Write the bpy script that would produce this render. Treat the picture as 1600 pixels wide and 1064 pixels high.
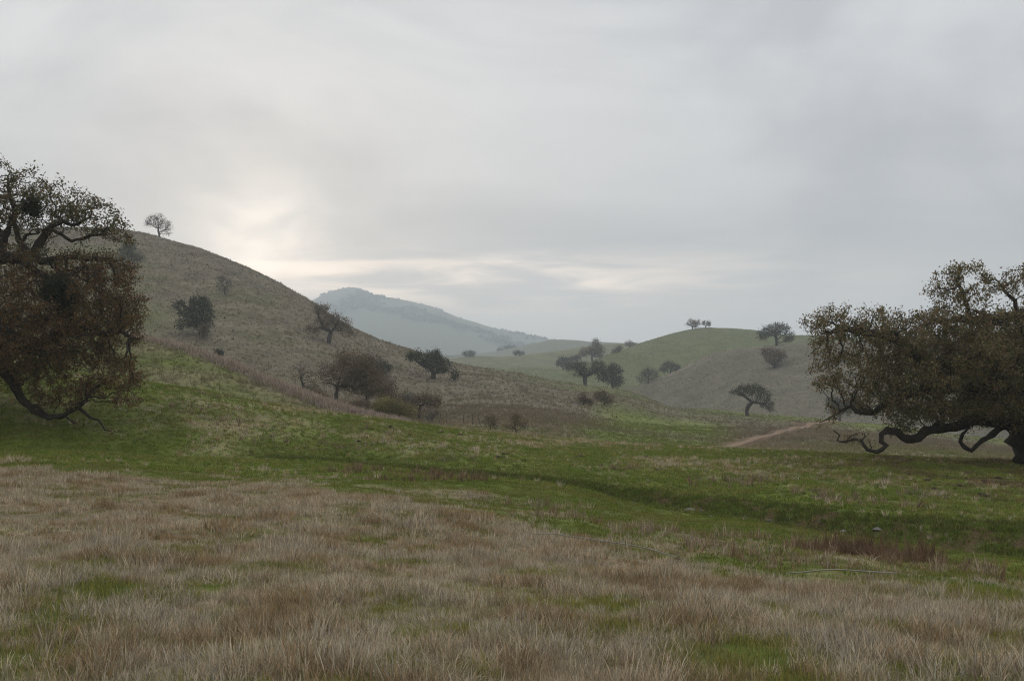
import bpy, math, random
import numpy as np
from mathutils import Vector

for o in list(bpy.data.objects):
    bpy.data.objects.remove(o)
sc = bpy.context.scene
COL = sc.collection
R = math.radians
rs = np.random.RandomState(7)

# ------------------------------------------------------------------ camera
F = 1800.0          # focal length in photo pixels (photo is 1600 wide)
HZ = 615.0          # photo row of the eye-level horizon
cam_d = bpy.data.cameras.new('camera')
cam = bpy.data.objects.new('camera', cam_d)
COL.objects.link(cam)
cam.location = (0, 0, 0)
cam.rotation_euler = (R(90), 0, 0)
cam_d.sensor_width = 36.0
cam_d.lens = 36.0 * F / 1600.0
cam_d.shift_y = (HZ - 532.0) / 1600.0
cam_d.clip_start = 0.1
cam_d.clip_end = 30000
sc.camera = cam

# ------------------------------------------------------------------ sky
SUN_AZ = math.atan((405 - 800) / F)      # from +Y towards +X
SUN_EL = math.atan((HZ - 392) / F)
sun_dir = Vector((math.sin(SUN_AZ) * math.cos(SUN_EL), math.cos(SUN_AZ) * math.cos(SUN_EL), math.sin(SUN_EL)))
world = bpy.data.worlds.new('World')
sc.world = world
world.use_nodes = True
wt = world.node_tree
wt.nodes.clear()


class NT:
    """tiny helper for writing node trees"""
    def __init__(self, tree):
        self.t = tree

    def n(self, typ, **kw):
        nd = self.t.nodes.new(typ)
        for k, v in kw.items():
            setattr(nd, k, v)
        return nd

    def link(self, a, b):
        self.t.links.new(a, b)

    def put(self, sock, v):
        if isinstance(v, bpy.types.NodeSocket):
            self.link(v, sock)
        elif v is not None:
            sock.default_value = v

    def m(self, op, a, b=None, c=None, clamp=False):
        nd = self.n('ShaderNodeMath', operation=op)
        nd.use_clamp = clamp
        self.put(nd.inputs[0], a)
        self.put(nd.inputs[1], b)
        if c is not None:
            self.put(nd.inputs[2], c)
        return nd.outputs[0]

    def vm(self, op, a, b=None, out=0):
        nd = self.n('ShaderNodeVectorMath', operation=op)
        self.put(nd.inputs[0], a)
        if b is not None:
            self.put(nd.inputs[1], b)
        return nd.outputs[out]

    def rng(self, v, a, b, c, d, smooth=False):
        nd = self.n('ShaderNodeMapRange')
        if smooth:
            nd.interpolation_type = 'SMOOTHSTEP'
        self.put(nd.inputs[0], v)
        for i, q in enumerate((a, b, c, d)):
            self.put(nd.inputs[1 + i], q)
        return nd.outputs[0]

    def noise(self, vec, scale, detail=4, rough=0.5, dist=0.0):
        nd = self.n('ShaderNodeTexNoise')
        self.put(nd.inputs['Vector'], vec)
        nd.inputs['Scale'].default_value = scale
        nd.inputs['Detail'].default_value = detail
        nd.inputs['Roughness'].default_value = rough
        nd.inputs['Distortion'].default_value = dist
        return nd.outputs[0]

    def mix(self, f, a, b, mode='MIX'):
        nd = self.n('ShaderNodeMix', data_type='RGBA', blend_type=mode)
        self.put(nd.inputs[0], f)
        self.put(nd.inputs[6], a)
        self.put(nd.inputs[7], b)
        return nd.outputs[2]

    def comb(self, x, y, z):
        nd = self.n('ShaderNodeCombineXYZ')
        for i, q in enumerate((x, y, z)):
            self.put(nd.inputs[i], q)
        return nd.outputs[0]


w = NT(wt)
dirv = w.n('ShaderNodeTexCoord').outputs['Generated']
sep = w.n('ShaderNodeSeparateXYZ')
w.link(dirv, sep.inputs[0])
dx, dy, dz = sep.outputs
sky = w.n('ShaderNodeTexSky')
sky.sky_type = 'NISHITA'
sky.sun_disc = False
sky.sun_elevation = SUN_EL
sky.sun_rotation = SUN_AZ
sky.dust_density = 3.0
# a cloud deck: the view direction projected on a high plane, stretched into bands
zz = w.m('ADD', w.m('MAXIMUM', dz, 0.0), 0.10)
cx = w.m('DIVIDE', dx, zz)
cy = w.m('DIVIDE', dy, zz)
deck = w.comb(w.m('MULTIPLY', cx, 0.75), cy, 0.3)
n1 = w.noise(w.comb(w.m('MULTIPLY', dx, 1.0), w.m('MULTIPLY', dy, 1.0), w.m('MULTIPLY', dz, 2.2)), 3.4, 5, 0.5, 0.7)
n2 = w.noise(w.comb(w.m('MULTIPLY', cx, 0.45), cy, 4.7), 1.3, 4, 0.5, 0.3)
cl = w.m('ADD', w.m('MULTIPLY', n1, 0.68), w.m('MULTIPLY', n2, 0.32))
clf = w.rng(cl, 0.36, 0.64, 0.0, 1.0, True)
cloud = w.mix(clf, (0.385, 0.396, 0.422, 1), (0.548, 0.552, 0.564, 1))
# an overcast sky grows brighter towards the zenith
zen = w.n('ShaderNodeVectorMath', operation='SCALE')
w.link(cloud, zen.inputs[0])
w.link(w.m('ADD', 0.80, w.m('MULTIPLY', w.m('MAXIMUM', dz, 0.0), 1.10)), zen.inputs[3])
cloud = zen.outputs[0]
# toward the horizon the deck thins to a warm pale veil
low = w.rng(dz, 0.0, 0.14, 1.0, 0.0, True)
cloud = w.mix(w.m('MULTIPLY', low, 0.8), cloud, (0.86, 0.78, 0.70, 1))
# the sun behind the cloud
cosang = w.vm('DOT_PRODUCT', dirv, tuple(sun_dir), out=1)
ang = w.m('ARCCOSINE', w.m('MINIMUM', cosang, 0.99999))
g1 = w.m('EXPONENT', w.m('MULTIPLY', w.m('POWER', w.m('DIVIDE', ang, R(2.3)), 1.4), -1.0))
g2 = w.m('EXPONENT', w.m('MULTIPLY', w.m('DIVIDE', ang, R(9.0)), -1.0))
thin = w.rng(w.noise(w.comb(dx, dy, w.m('MULTIPLY', dz, 1.6)), 13.0, 3, 0.5, 0.3), 0.36, 0.64, 0.55, 1.15, True)
glow = w.m('MULTIPLY', w.m('ADD', w.m('MULTIPLY', g1, 0.85), w.m('MULTIPLY', g2, 0.13)), thin)
# breaks low over the hills, lit warm from behind, long and flat
az = w.m('ARCTAN2', dx, dy)
daz = w.m('DIVIDE', w.m('SUBTRACT', az, R(-2.5)), R(12.0))
dele = w.m('DIVIDE', w.m('SUBTRACT', dz, 0.098), 0.020)
band = w.m('EXPONENT', w.m('MULTIPLY', w.m('ADD', w.m('POWER', w.m('ABSOLUTE', daz), 2.0), w.m('POWER', w.m('ABSOLUTE', dele), 2.0)), -1.0))
bn = w.rng(w.noise(w.comb(w.m('MULTIPLY', az, 7.0), w.m('MULTIPLY', dz, 60.0), 1.3), 1.0, 4, 0.5, 0.5), 0.38, 0.66, 0.0, 1.0, True)
glow2 = w.m('MULTIPLY', w.m('MULTIPLY', band, bn), 1.15)
sca = w.n('ShaderNodeVectorMath', operation='SCALE')
sca.inputs[0].default_value = (1.0, 0.84, 0.66)
w.link(glow, sca.inputs[3])
scb = w.n('ShaderNodeVectorMath', operation='SCALE')
scb.inputs[0].default_value = (1.0, 0.72, 0.47)
w.link(glow2, scb.inputs[3])
tot = w.vm('ADD', w.vm('ADD', cloud, sca.outputs[0]), scb.outputs[0])
bg1 = w.n('ShaderNodeBackground')
w.link(tot, bg1.inputs[0])
bg1.inputs[1].default_value = 1.0
bg2 = w.n('ShaderNodeBackground')
w.link(sky.outputs[0], bg2.inputs[0])
bg2.inputs[1].default_value = 0.05
mx = w.n('ShaderNodeMixShader')
mx.inputs[0].default_value = 0.94
w.link(bg2.outputs[0], mx.inputs[1])
w.link(bg1.outputs[0], mx.inputs[2])
wo = w.n('ShaderNodeOutputWorld')
w.link(mx.outputs[0], wo.inputs[0])

# ------------------------------------------------------------------ sun, exposure
sd = bpy.data.lights.new('sun', 'SUN')
sd.energy = 1.0
sd.angle = R(14)
sd.color = (1.0, 0.93, 0.84)
sun = bpy.data.objects.new('sun', sd)
COL.objects.link(sun)
sun.rotation_euler = (-sun_dir).to_track_quat('-Z', 'Y').to_euler()
vs = sc.view_settings
vs.view_transform = 'Standard'
vs.look = 'None'
vs.exposure = 0.28
vs.gamma = 1.0
vs.use_curve_mapping = False
sc.cycles.max_bounces = 5
sc.cycles.diffuse_bounces = 3
sc.cycles.transmission_bounces = 3
sc.cycles.volume_bounces = 2
sc.cycles.use_denoising = True
sc.cycles.denoiser = 'OPENIMAGEDENOISE'
sc.cycles.denoising_prefilter = 'NONE'
sc.cycles.filter_width = 1.15
sc.cycles.denoising_input_passes = 'RGB_ALBEDO_NORMAL'


# ------------------------------------------------------------------ helpers
def tag(o, label=None, cat=None, group=None, kind=None):
    if label:
        o['label'] = label
    if cat:
        o['category'] = cat
    if group:
        o['group'] = group
    if kind:
        o['kind'] = kind
    return o


def mesh_obj(name, verts, faces, mat, parent=None, smooth=False, loc=None):
    me = bpy.data.meshes.new(name)
    verts = np.asarray(verts, dtype=np.float32)
    if isinstance(faces, np.ndarray):
        k = faces.shape[1]
        nf = faces.shape[0]
        me.vertices.add(len(verts))
        me.vertices.foreach_set('co', verts.ravel())
        me.loops.add(nf * k)
        me.loops.foreach_set('vertex_index', faces.astype(np.int32).ravel())
        me.polygons.add(nf)
        me.polygons.foreach_set('loop_start', (np.arange(nf) * k).astype(np.int32))
        me.polygons.foreach_set('loop_total', np.full(nf, k, np.int32))
        me.update(calc_edges=True)
    else:
        me.from_pydata([tuple(v) for v in verts], [], faces)
    if smooth:
        me.polygons.foreach_set('use_smooth', np.ones(len(me.polygons), bool))
    me.materials.append(mat)
    o = bpy.data.objects.new(name, me)
    COL.objects.link(o)
    if parent is not None:
        o.parent = parent
    if loc is not None:
        o.location = loc
    return o


def set_col(o, name, cols):
    a = o.data.attributes.new(name, 'FLOAT_COLOR', 'POINT')
    c = np.ones((len(cols), 4), np.float32)
    c[:, :3] = cols
    a.data.foreach_set('color', c.ravel())


_perm = np.random.RandomState(3).permutation(256)
_perm = np.concatenate([_perm, _perm])
_ga = np.random.RandomState(4).rand(256) * 2 * np.pi
_gx, _gy = np.cos(_ga), np.sin(_ga)


def perlin(x, y):
    xi = np.floor(x).astype(int)
    yi = np.floor(y).astype(int)
    xf, yf = x - xi, y - yi
    u = xf * xf * xf * (xf * (xf * 6 - 15) + 10)
    v = yf * yf * yf * (yf * (yf * 6 - 15) + 10)

    def g(ix, iy, fx, fy):
        h = _perm[_perm[ix & 255] + (iy & 255)]
        return _gx[h] * fx + _gy[h] * fy
    a = g(xi, yi, xf, yf)
    b = g(xi + 1, yi, xf - 1, yf)
    c = g(xi, yi + 1, xf, yf - 1)
    d = g(xi + 1, yi + 1, xf - 1, yf - 1)
    return (a + u * (b - a)) * (1 - v) + (c + u * (d - c)) * v


def fbm(x, y, s, octv=4, gain=0.5):
    """fractal noise, about -1..1, feature size s metres"""
    t = 0
    amp = 1.0
    f = 1.0 / s
    for i in range(octv):
        t = t + amp * perlin(x * f + 17.3 * i, y * f - 9.1 * i)
        amp *= gain
        f *= 2.03
    return t * 1.5


def sstep(x, a, b):
    t = np.clip((x - a) / (b - a), 0, 1)
    return t * t * (3 - 2 * t)


def pchip_slopes(x, y):
    """x (n,), y (m,n) -> slopes (m,n), monotone cubic"""
    h = np.diff(x, axis=-1)
    dl = np.diff(y, axis=-1) / h
    m = np.zeros_like(y)
    a, b = dl[..., :-1], dl[..., 1:]
    ok = a * b > 0
    w1 = 2 * h[..., 1:] + h[..., :-1]
    w2 = h[..., 1:] + 2 * h[..., :-1]
    with np.errstate(divide='ignore', invalid='ignore'):
        hm = (w1 + w2) / (w1 / a + w2 / b)
    m[..., 1:-1] = np.where(ok, hm, 0)
    m[..., 0] = dl[..., 0]
    m[..., -1] = dl[..., -1]
    return m


def pchip(x, y, q):
    x = np.asarray(x, float)
    y = np.asarray(y, float)
    m = pchip_slopes(x, y)
    q = np.clip(q, x[0], x[-1])
    i = np.clip(np.searchsorted(x, q, side='right') - 1, 0, len(x) - 2)
    h = x[i + 1] - x[i]
    t = (q - x[i]) / h
    return ((2 * t**3 - 3 * t**2 + 1) * y[i] + (t**3 - 2 * t**2 + t) * h * m[i]
            + (-2 * t**3 + 3 * t**2) * y[i + 1] + (t**3 - t**2) * h * m[i + 1])


# ------------------------------------------------------------------ the land
# Survey lines, near to far. Each is a line across the valley: bearing (as photo column) -> distance, and either
# height ('z') or photo row ('p', turned into a height at that distance).
PXA, PXB = -600.0, 2200.0
LINES = [
    # 0 at the feet, 1 just ahead
    ('z', [(PXA, 0.6, -1.65), (PXB, 0.6, -1.65)]),
    ('z', [(PXA, 6.5, -1.74), (800, 6.5, -1.74), (PXB, 6.5, -1.80)]),
    # 2 edge of the dry meadow
    ('p', [(PXA, 36, 722), (0, 30, 735), (200, 28, 748), (400, 26, 764), (600, 23, 786), (800, 19.5, 822), (1000, 16, 870),
           (1200, 13.5, 914), (1400, 12, 938), (1600, 11.3, 956), (PXB, 10.5, 980)]),
    # 3 near bank of the creek
    ('z', [(PXA, 46, -2.1), (0, 41, -2.05), (250, 43, -2.35), (480, 43, -2.58), (700, 39, -2.78), (870, 35.5, -2.86), (940, 33.5, -3.0), (1000, 31.5, -3.12),
           (1150, 29.5, -3.22), (1300, 26.5, -3.28), (1400, 24.8, -3.32), (1600, 23.5, -3.40), (PXB, 22, -3.6)]),
    # 4 bed
    ('z', [(PXA, 47.2, -2.15), (0, 42.2, -2.12), (250, 44.2, -2.47), (480, 44.2, -2.70), (700, 40.2, -2.90), (870, 36.6, -3.03), (940, 34.7, -3.20), (1000, 32.7, -3.34),
           (1150, 30.6, -3.44), (1300, 27.7, -3.51), (1400, 26.0, -3.56), (1600, 24.8, -3.66), (PXB, 24, -4.3)]),
    # 5 far bank, cut steep
    ('z', [(PXA, 48.2, -2.0), (0, 43.2, -1.95), (250, 45.0, -2.30), (480, 45.1, -2.52), (700, 41.2, -2.68), (870, 37.7, -2.72), (940, 35.8, -2.78), (1000, 34.2, -2.90),
           (1150, 32.4, -2.98), (1300, 29.8, -3.0), (1400, 28.3, -3.0), (1600, 27.2, -3.08), (PXB, 24.8, -3.4)]),
    # 6 brow of the green bank
    ('p', [(PXA, 62, 540), (0, 60, 570), (240, 58, 600), (300, 58, 608), (400, 58, 628), (540, 58, 648), (650, 59, 662), (800, 60, 681),
           (1000, 58, 697), (1140, 56, 703), (1290, 53, 710), (1400, 52, 716), (1600, 51, 723), (PXB, 50, 728)]),
    # 7 dip behind the brow
    ('z', [(PXA, 72, 2.0), (0, 72, 0.9), (240, 72, -0.2), (400, 74, -1.4), (540, 74, -2.2), (650, 76, -2.6), (800, 80, -3.3),
           (1000, 78, -3.9), (1140, 76, -4.3), (1290, 75, -4.6), (1400, 78, -5.3), (1600, 78, -5.7), (PXB, 78, -6.0)]),
    # 8 crest of the left spur (runs out to the right)
    ('p', [(PXA, 112, 470), (0, 110, 492), (215, 104, 528), (330, 98, 559), (430, 93, 600), (540, 88, 640), (600, 90, 656), (680, 92, 668),
           (800, 96, 667), (1000, 96, 688), (1140, 95, 699), (1290, 95, 700), (1400, 96, 703), (1600, 96, 714), (PXB, 96, 718)]),
    # 9 gully at the hill's foot
    ('p', [(PXA, 135, 520), (0, 135, 540), (215, 130, 566), (330, 126, 594), (430, 122, 620), (540, 116, 640), (600, 118, 646), (680, 122, 645),
           (800, 126, 643), (1000, 126, 664), (1140, 126, 676), (1290, 126, 679), (1400, 124, 686), (1600, 120, 702), (PXB, 120, 708)]),
    # 10 crest of the big left hill, its long tail and the road knoll
    ('p', [(PXA, 330, 352), (0, 330, 364), (100, 330, 363), (210, 322, 371), (300, 308, 393), (400, 290, 432), (480, 272, 474), (560, 258, 520), (640, 248, 549),
           (720, 244, 571), (800, 250, 583), (880, 266, 597), (970, 252, 608), (1060, 226, 638), (1120, 214, 643), (1250, 194, 653), (1400, 172, 668),
           (1600, 152, 690), (PXB, 145, 700)]),
    # 11 behind it
    ('p', [(PXA, 420, 400), (0, 420, 410), (210, 410, 420), (400, 380, 480), (560, 345, 560), (720, 320, 583), (800, 318, 592), (880, 318, 606), (970, 296, 618),
           (1060, 270, 645), (1120, 260, 648), (1250, 240, 656), (1400, 220, 674), (1600, 205, 695), (PXB, 200, 705)]),
    # 12 near spur of the right hills
    ('p', [(PXA, 470, 470), (0, 470, 480), (400, 440, 530), (560, 400, 590), (720, 372, 584), (800, 372, 590), (880, 368, 604), (970, 345, 612), (990, 342, 606), (1060, 340, 580),
           (1110, 338, 556), (1160, 336, 546), (1230, 334, 540), (1400, 325, 531), (1600, 315, 520), (PXB, 310, 510)]),
    # 13
    ('p', [(PXA, 540, 500), (0, 540, 520), (400, 500, 560), (560, 450, 592), (720, 425, 581), (800, 425, 583), (880, 415, 594), (970, 405, 598), (1060, 405, 602),
           (1110, 402, 588), (1160, 400, 580), (1230, 398, 572), (1400, 390, 560), (1600, 380, 550), (PXB, 375, 545)]),
    # 14 main right hill
    ('p', [(PXA, 620, 530), (0, 620, 540), (400, 560, 570), (720, 500, 574), (800, 490, 575), (870, 470, 579), (937, 490, 558), (1000, 515, 536), (1050, 525, 521), (1110, 535, 512),
           (1160, 535, 514), (1200, 530, 519), (1260, 525, 525), (1400, 520, 529), (1600, 510, 538), (PXB, 500, 540)]),
    # 15
    ('p', [(PXA, 720, 560), (400, 660, 575), (720, 590, 566), (800, 580, 568), (870, 575, 571), (937, 590, 569), (1000, 620, 552), (1110, 640, 540),
           (1260, 640, 545), (1600, 620, 552), (PXB, 610, 555)]),
    # 16 ridge with the scattered oaks
    ('p', [(PXA, 760, 565), (400, 740, 575), (600, 720, 572), (700, 700, 562), (745, 690, 556), (800, 690, 556), (850, 700, 552), (900, 715, 546), (945, 725, 540),
           (1000, 735, 535), (1100, 740, 537), (1300, 740, 545), (PXB, 740, 550)]),
    # 17
    ('p', [(PXA, 900, 580), (700, 880, 575), (800, 880, 568), (945, 900, 556), (1100, 900, 552), (PXB, 900, 560)]),
    # 18 low blue ridge
    ('p', [(PXA, 1350, 545), (400, 1350, 560), (720, 1350, 556), (780, 1350, 549), (830, 1360, 539), (868, 1370, 532), (920, 1380, 536), (980, 1390, 540),
           (1100, 1400, 546), (PXB, 1400, 550)]),
    # 19
    ('p', [(PXA, 1750, 560), (720, 1750, 562), (868, 1750, 556), (1100, 1750, 556), (PXB, 1750, 560)]),
    # 20 mountain
    ('p', [(PXA, 2900, 545), (200, 2900, 545), (330, 2900, 535), (420, 2880, 512), (470, 2860, 490), (510, 2850, 469), (532, 2850, 462), (552, 2850, 458), (590, 2850, 468), (640, 2850, 478),
           (690, 2830, 490), (720, 2820, 501), (760, 2800, 514), (800, 2780, 524), (850, 2760, 534), (900, 2750, 543), (1000, 2750, 550), (1300, 2800, 553), (PXB, 2900, 550)]),
    # 21, 22 the land beyond
    ('p', [(PXA, 3500, 575), (PXB, 3500, 575)]),
    ('p', [(PXA, 5200, 600), (PXB, 5200, 600)]),
]
NL = len(LINES)


def survey(px):
    """distances and heights of all lines at photo columns px -> (n, NL) arrays"""
    px = np.clip(px, PXA, PXB)
    Ys, Zs = [], []
    for kind, pts in LINES:
        a = np.array(pts, float)
        Y = pchip(a[:, 0], a[:, 1], px) if len(a) > 2 else np.interp(px, a[:, 0], a[:, 1])
        v = pchip(a[:, 0], a[:, 2], px) if len(a) > 2 else np.interp(px, a[:, 0], a[:, 2])
        Ys.append(Y)
        Zs.append(v if kind == 'z' else -(v - HZ) / F * Y)
    return np.stack(Ys, 1), np.stack(Zs, 1)


th_in = np.linspace(-R(38), R(38), 400)
th_out = np.linspace(R(38), R(322), 90)[1:-1]
TH = np.concatenate([th_in, th_out])               # bearings, all the way round
NT_IN = len(th_in)
RR = np.concatenate([np.geomspace(0.7, 20, 190)[:-1], np.geomspace(20, 70, 330)[:-1], np.geomspace(70, 420, 250)[:-1], np.geomspace(420, 4700, 160)])
NR = len(RR)


def col_px(th):
    t = np.where(th > math.pi, th - 2 * math.pi, th)
    t = np.clip(t, -R(37.9), R(37.9))
    return 800 + F * np.tan(t), t


def build_heights():
    px, tc = col_px(TH)
    Y, Z = survey(px)
    rr = Y / np.cos(np.clip(np.arctan((np.clip(px, PXA, PXB) - 800) / F), -1.2, 1.2))[:, None]
    # behind the viewer the two ends blend
    tt = np.where(TH > math.pi, TH - 2 * math.pi, TH)
    back = sstep(np.abs(tt), R(60), R(178))[:, None]
    Yl, Zl = rr[0:1] * 0 + (rr[0] + rr[NT_IN - 1])[None] / 2, (Z[0] + Z[NT_IN - 1])[None] / 2
    rr = rr * (1 - back * 1.0) + Yl * back
    Z = Z * (1 - back) + Zl * back
    H = np.zeros((len(TH), NR))
    U = np.zeros((len(TH), NR))
    m = pchip_slopes(rr, Z)
    for k in range(len(TH)):
        x, y, mm = rr[k], Z[k], m[k]
        q = np.clip(RR, x[0], x[-1])
        i = np.clip(np.searchsorted(x, q, side='right') - 1, 0, NL - 2)
        h = x[i + 1] - x[i]
        t = (q - x[i]) / h
        H[k] = ((2 * t**3 - 3 * t**2 + 1) * y[i] + (t**3 - 2 * t**2 + t) * h * mm[i]
                + (-2 * t**3 + 3 * t**2) * y[i + 1] + (t**3 - t**2) * h * mm[i + 1])
        U[k] = i + t
    return H, U


H, U = build_heights()
# a light blur along the bearing keeps the slopes from looking ruled
for _ in range(2):
    Hs = (np.roll(H, 1, 0) + 2 * H + np.roll(H, -1, 0)) / 4
    H = Hs
XX = RR[None, :] * np.sin(TH)[:, None]
YY = RR[None, :] * np.cos(TH)[:, None]
rn = np.broadcast_to(RR[None, :], H.shape)
H = H + 0.05 * fbm(XX, YY, 1.6, 3) * sstep(rn, 2, 6) * (1 - sstep(rn, 60, 120))
H = H + 0.12 * fbm(XX, YY, 6.0, 3) * sstep(rn, 8, 20) * (1 - 0.6 * sstep(rn, 30, 60))
H = H + 0.5 * fbm(XX + 300, YY, 24.0, 4) * sstep(rn, 75, 140)
H = H + 1.2 * fbm(XX, YY + 90, 80.0, 3) * sstep(rn, 120, 330) * (1 - 0.6 * sstep(rn, 180, 260) * (1 - sstep(rn, 280, 400)))
H = H + 14 * fbm(XX, YY, 420.0, 5) * sstep(rn, 1500, 2600)
fold = np.abs(fbm(XX * 0.8 + 40, YY * 0.45 - 60, 70.0, 3))
H = H - 8.0 * (1 - np.clip(fold * 2.2, 0, 1)) * (1 - np.exp(-((U - np.round(U)) / 0.30) ** 2)) * sstep(U, 10.6, 11.2) * (1 - sstep(U, 16, 16.8))
LOGR = np.log(RR)


def _thidx(th):
    th = np.where(th < -R(38), th + 2 * math.pi, th)
    return np.interp(th, np.concatenate([TH, [TH[0] + 2 * math.pi]]), np.arange(len(TH) + 1))


def sample(A, x, y):
    x = np.asarray(x, float)
    y = np.asarray(y, float)
    th = np.arctan2(x, y)
    r = np.hypot(x, y)
    fi = _thidx(th)
    fj = np.clip(np.interp(np.log(np.maximum(r, RR[0])), LOGR, np.arange(NR)), 0, NR - 1.001)
    i0 = np.floor(fi).astype(int) % len(TH)
    i1 = (i0 + 1) % len(TH)
    j0 = np.floor(fj).astype(int)
    a, b = fi - np.floor(fi), fj - j0
    return ((A[i0, j0] * (1 - a) + A[i1, j0] * a) * (1 - b) + (A[i0, j0 + 1] * (1 - a) + A[i1, j0 + 1] * a) * b)


def gz(x, y):
    return sample(H, x, y)


def X_at(px, Y):
    return (px - 800.0) / F * Y


def ground_at(px, Y):
    x = X_at(px, Y)
    return Vector((x, Y, float(gz(x, Y))))


def hit(px, py, ymin=3.0, ymax=4000.0):
    """where the sight line through a photo point first meets the land"""
    Ys = np.exp(np.linspace(math.log(ymin), math.log(ymax), 4000))
    z = gz(X_at(px, Ys), Ys)
    row = HZ - F * z / Ys
    k = np.argmax(row <= py)
    Y = Ys[k] if row[k] <= py else Ys[np.argmin(row)]
    return ground_at(px, float(Y))


# ---- what grows where: base colours of the ground cover
PXG = 800 + F * np.tan(np.clip(np.where(TH > math.pi, TH - 2 * math.pi, TH), -R(50), R(50)))[:, None] + 0 * H
DRY = np.array([0.245, 0.195, 0.125])
DRYP = np.array([0.158, 0.132, 0.088])
GRN = np.array([0.120, 0.150, 0.026])
GRN2 = np.array([0.150, 0.165, 0.045])
OLV = np.array([0.150, 0.145, 0.075])
HILLR = np.array([0.142, 0.138, 0.082])
SOIL = np.array([0.120, 0.075, 0.045])
MTN = np.array([0.130, 0.130, 0.080])


def mud_shade_mask(x, y):  # brown earth patches that also stand in for shade below the oak
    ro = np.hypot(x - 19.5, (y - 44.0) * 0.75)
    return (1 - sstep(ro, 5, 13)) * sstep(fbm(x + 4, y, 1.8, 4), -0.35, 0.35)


def cover(x, y, u, px):
    """dryness 0..1, plus colour, for points on the land"""
    nA = fbm(x, y, 2.2, 4)
    nB = fbm(x + 50, y - 20, 7.0, 4)
    nC = fbm(x - 80, y + 10, 30.0, 4)
    nD = fbm(x + 10, y + 70, 0.7, 3)
    # meadow
    dry = 0.80 + 0.22 * nA + 0.24 * nB + 0.40 * fbm(x + 31, y + 12, 1.0, 3)
    dry = dry - 0.45 * sstep(fbm(x + 5, y, 0.9, 3), 0.30, 0.6) - 0.25 * (1 - sstep(y, 6, 10)) * (1 - sstep(px, 300, 800))
    # meadow edge to creek
    e = sstep(u, 1.93, 2.12)
    strip = 0.22 + 0.50 * nA + 0.25 * nB + 0.10 * sstep(px, 800, 1300) - 0.2 * (1 - sstep(px, 100, 500)) - 0.55 * sstep(u, 2.35, 2.7)
    dry = dry * (1 - e) + strip * e
    # creek and green bank
    e = sstep(u, 2.85, 3.0)
    bank = 0.10 + 0.30 * nA + 0.36 * nB - 0.15 * (1 - sstep(u, 5.0, 5.3)) + 0.12 * sstep(px, 300, 620) * (1 - sstep(px, 900, 1100))
    dry = dry * (1 - e) + bank * e
    # spur and dip
    e = sstep(u, 6.15, 6.6)
    spur = 0.42 + 0.45 * nB + 0.25 * nC + 0.55 * sstep(u, 7.82, 7.97) * (1 - sstep(px, 560, 640))
    spur = spur + 0.30 * sstep(px, 620, 760)
    spur = spur - 1.1 * sstep(px, 860, 960) * (1 - sstep(px, 1100, 1190)) * (0.6 + 0.5 * nC)
    dry = dry * (1 - e) + spur * e
    # hill
    e = sstep(u, 8.1, 8.7)
    hill = 1.06 + 0.22 * nC + 0.2 * nB - 0.55 * (1 - sstep(px, 190, 300)) * (1 - sstep(u, 9.0, 9.9))
    hill = hill - 0.55 * (1 - sstep(u, 8.9, 9.25)) * (1 - sstep(px, 450, 640))
    hill = hill - 0.55 * sstep(px, 690, 900) * sstep(u, 9.25, 9.75) - 0.45 * sstep(px, 1050, 1150) * sstep(u, 9.5, 9.9)
    hill = hill - 1.05 * sstep(px, 880, 980) * (1 - sstep(px, 1100, 1180)) * sstep(u, 8.2, 8.7) * (1 - sstep(u, 9.15, 9.5))
    dry = dry * (1 - e) + hill * e
    dry = np.clip(dry, 0, 1)
    d = dry[..., None]
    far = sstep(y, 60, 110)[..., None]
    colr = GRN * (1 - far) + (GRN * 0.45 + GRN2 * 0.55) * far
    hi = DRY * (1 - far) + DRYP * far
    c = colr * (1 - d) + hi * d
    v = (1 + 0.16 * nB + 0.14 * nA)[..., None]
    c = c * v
    # right hills and beyond
    e = sstep(u, 10.2, 11.0)[..., None]
    k = np.clip(0.5 + 0.6 * fbm(x, y, 60, 4) + 0.25 * sstep(px, 1100, 1250) * (1 - sstep(u, 11, 12)), 0, 1)[..., None]
    k = np.clip(k + 0.55 * (sstep(u, 11.0, 11.3) * (1 - sstep(u, 12.05, 12.2)) * sstep(px, 980, 1020))[..., None] - 0.25 * (sstep(u, 12.6, 13.4))[..., None], 0, 1)
    hr = (OLV * 0.8 + GRN2 * 0.2) * (1 - k) + (HILLR * 0.6 + DRYP * 0.4) * k
    spf = (sstep(u, 10.9, 11.2) * (1 - sstep(u, 12.02, 12.12)) * sstep(px, 985, 1015))[..., None]
    hr = hr * (1 - 0.7 * spf) + np.array([0.152, 0.132, 0.096]) * 0.7 * spf
    bck = (sstep(u, 12.06, 12.2) * (1 - sstep(u, 13.95, 14.05)))[..., None]
    hr = hr * (1 - 0.6 * bck) + np.array([0.118, 0.138, 0.050]) * 0.6 * bck
    rim = (sstep(u, 11.86, 11.96) * (1 - sstep(u, 12.02, 12.06)) * sstep(px, 990, 1030))[..., None]
    hr = hr * (1 - 0.6 * rim) + np.array([0.24, 0.20, 0.145]) * 0.6 * rim
    c = c * (1 - e) + hr * e
    e = sstep(u, 16.5, 17.5)[..., None]
    wood = sstep(fbm(x, y, 260, 5), 0.05, 0.35)[..., None]
    c = c * (1 - e) + (MTN * (1 - wood) + np.array([0.045, 0.055, 0.035]) * wood) * e
    # bare earth in the creek bed and on the cut above the road
    bed = (sstep(u, 3.5, 3.9) * (1 - sstep(u, 4.85, 5.02)) * sstep(px, 420, 520) * (0.35 + 0.65 * sstep(px, 860, 1000)) * sstep(fbm(x, y + 3, 0.8, 4), -0.35, 0.35))[..., None]
    c = c * (1 - 0.9 * bed) + SOIL * 0.75 * 0.9 * bed
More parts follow.
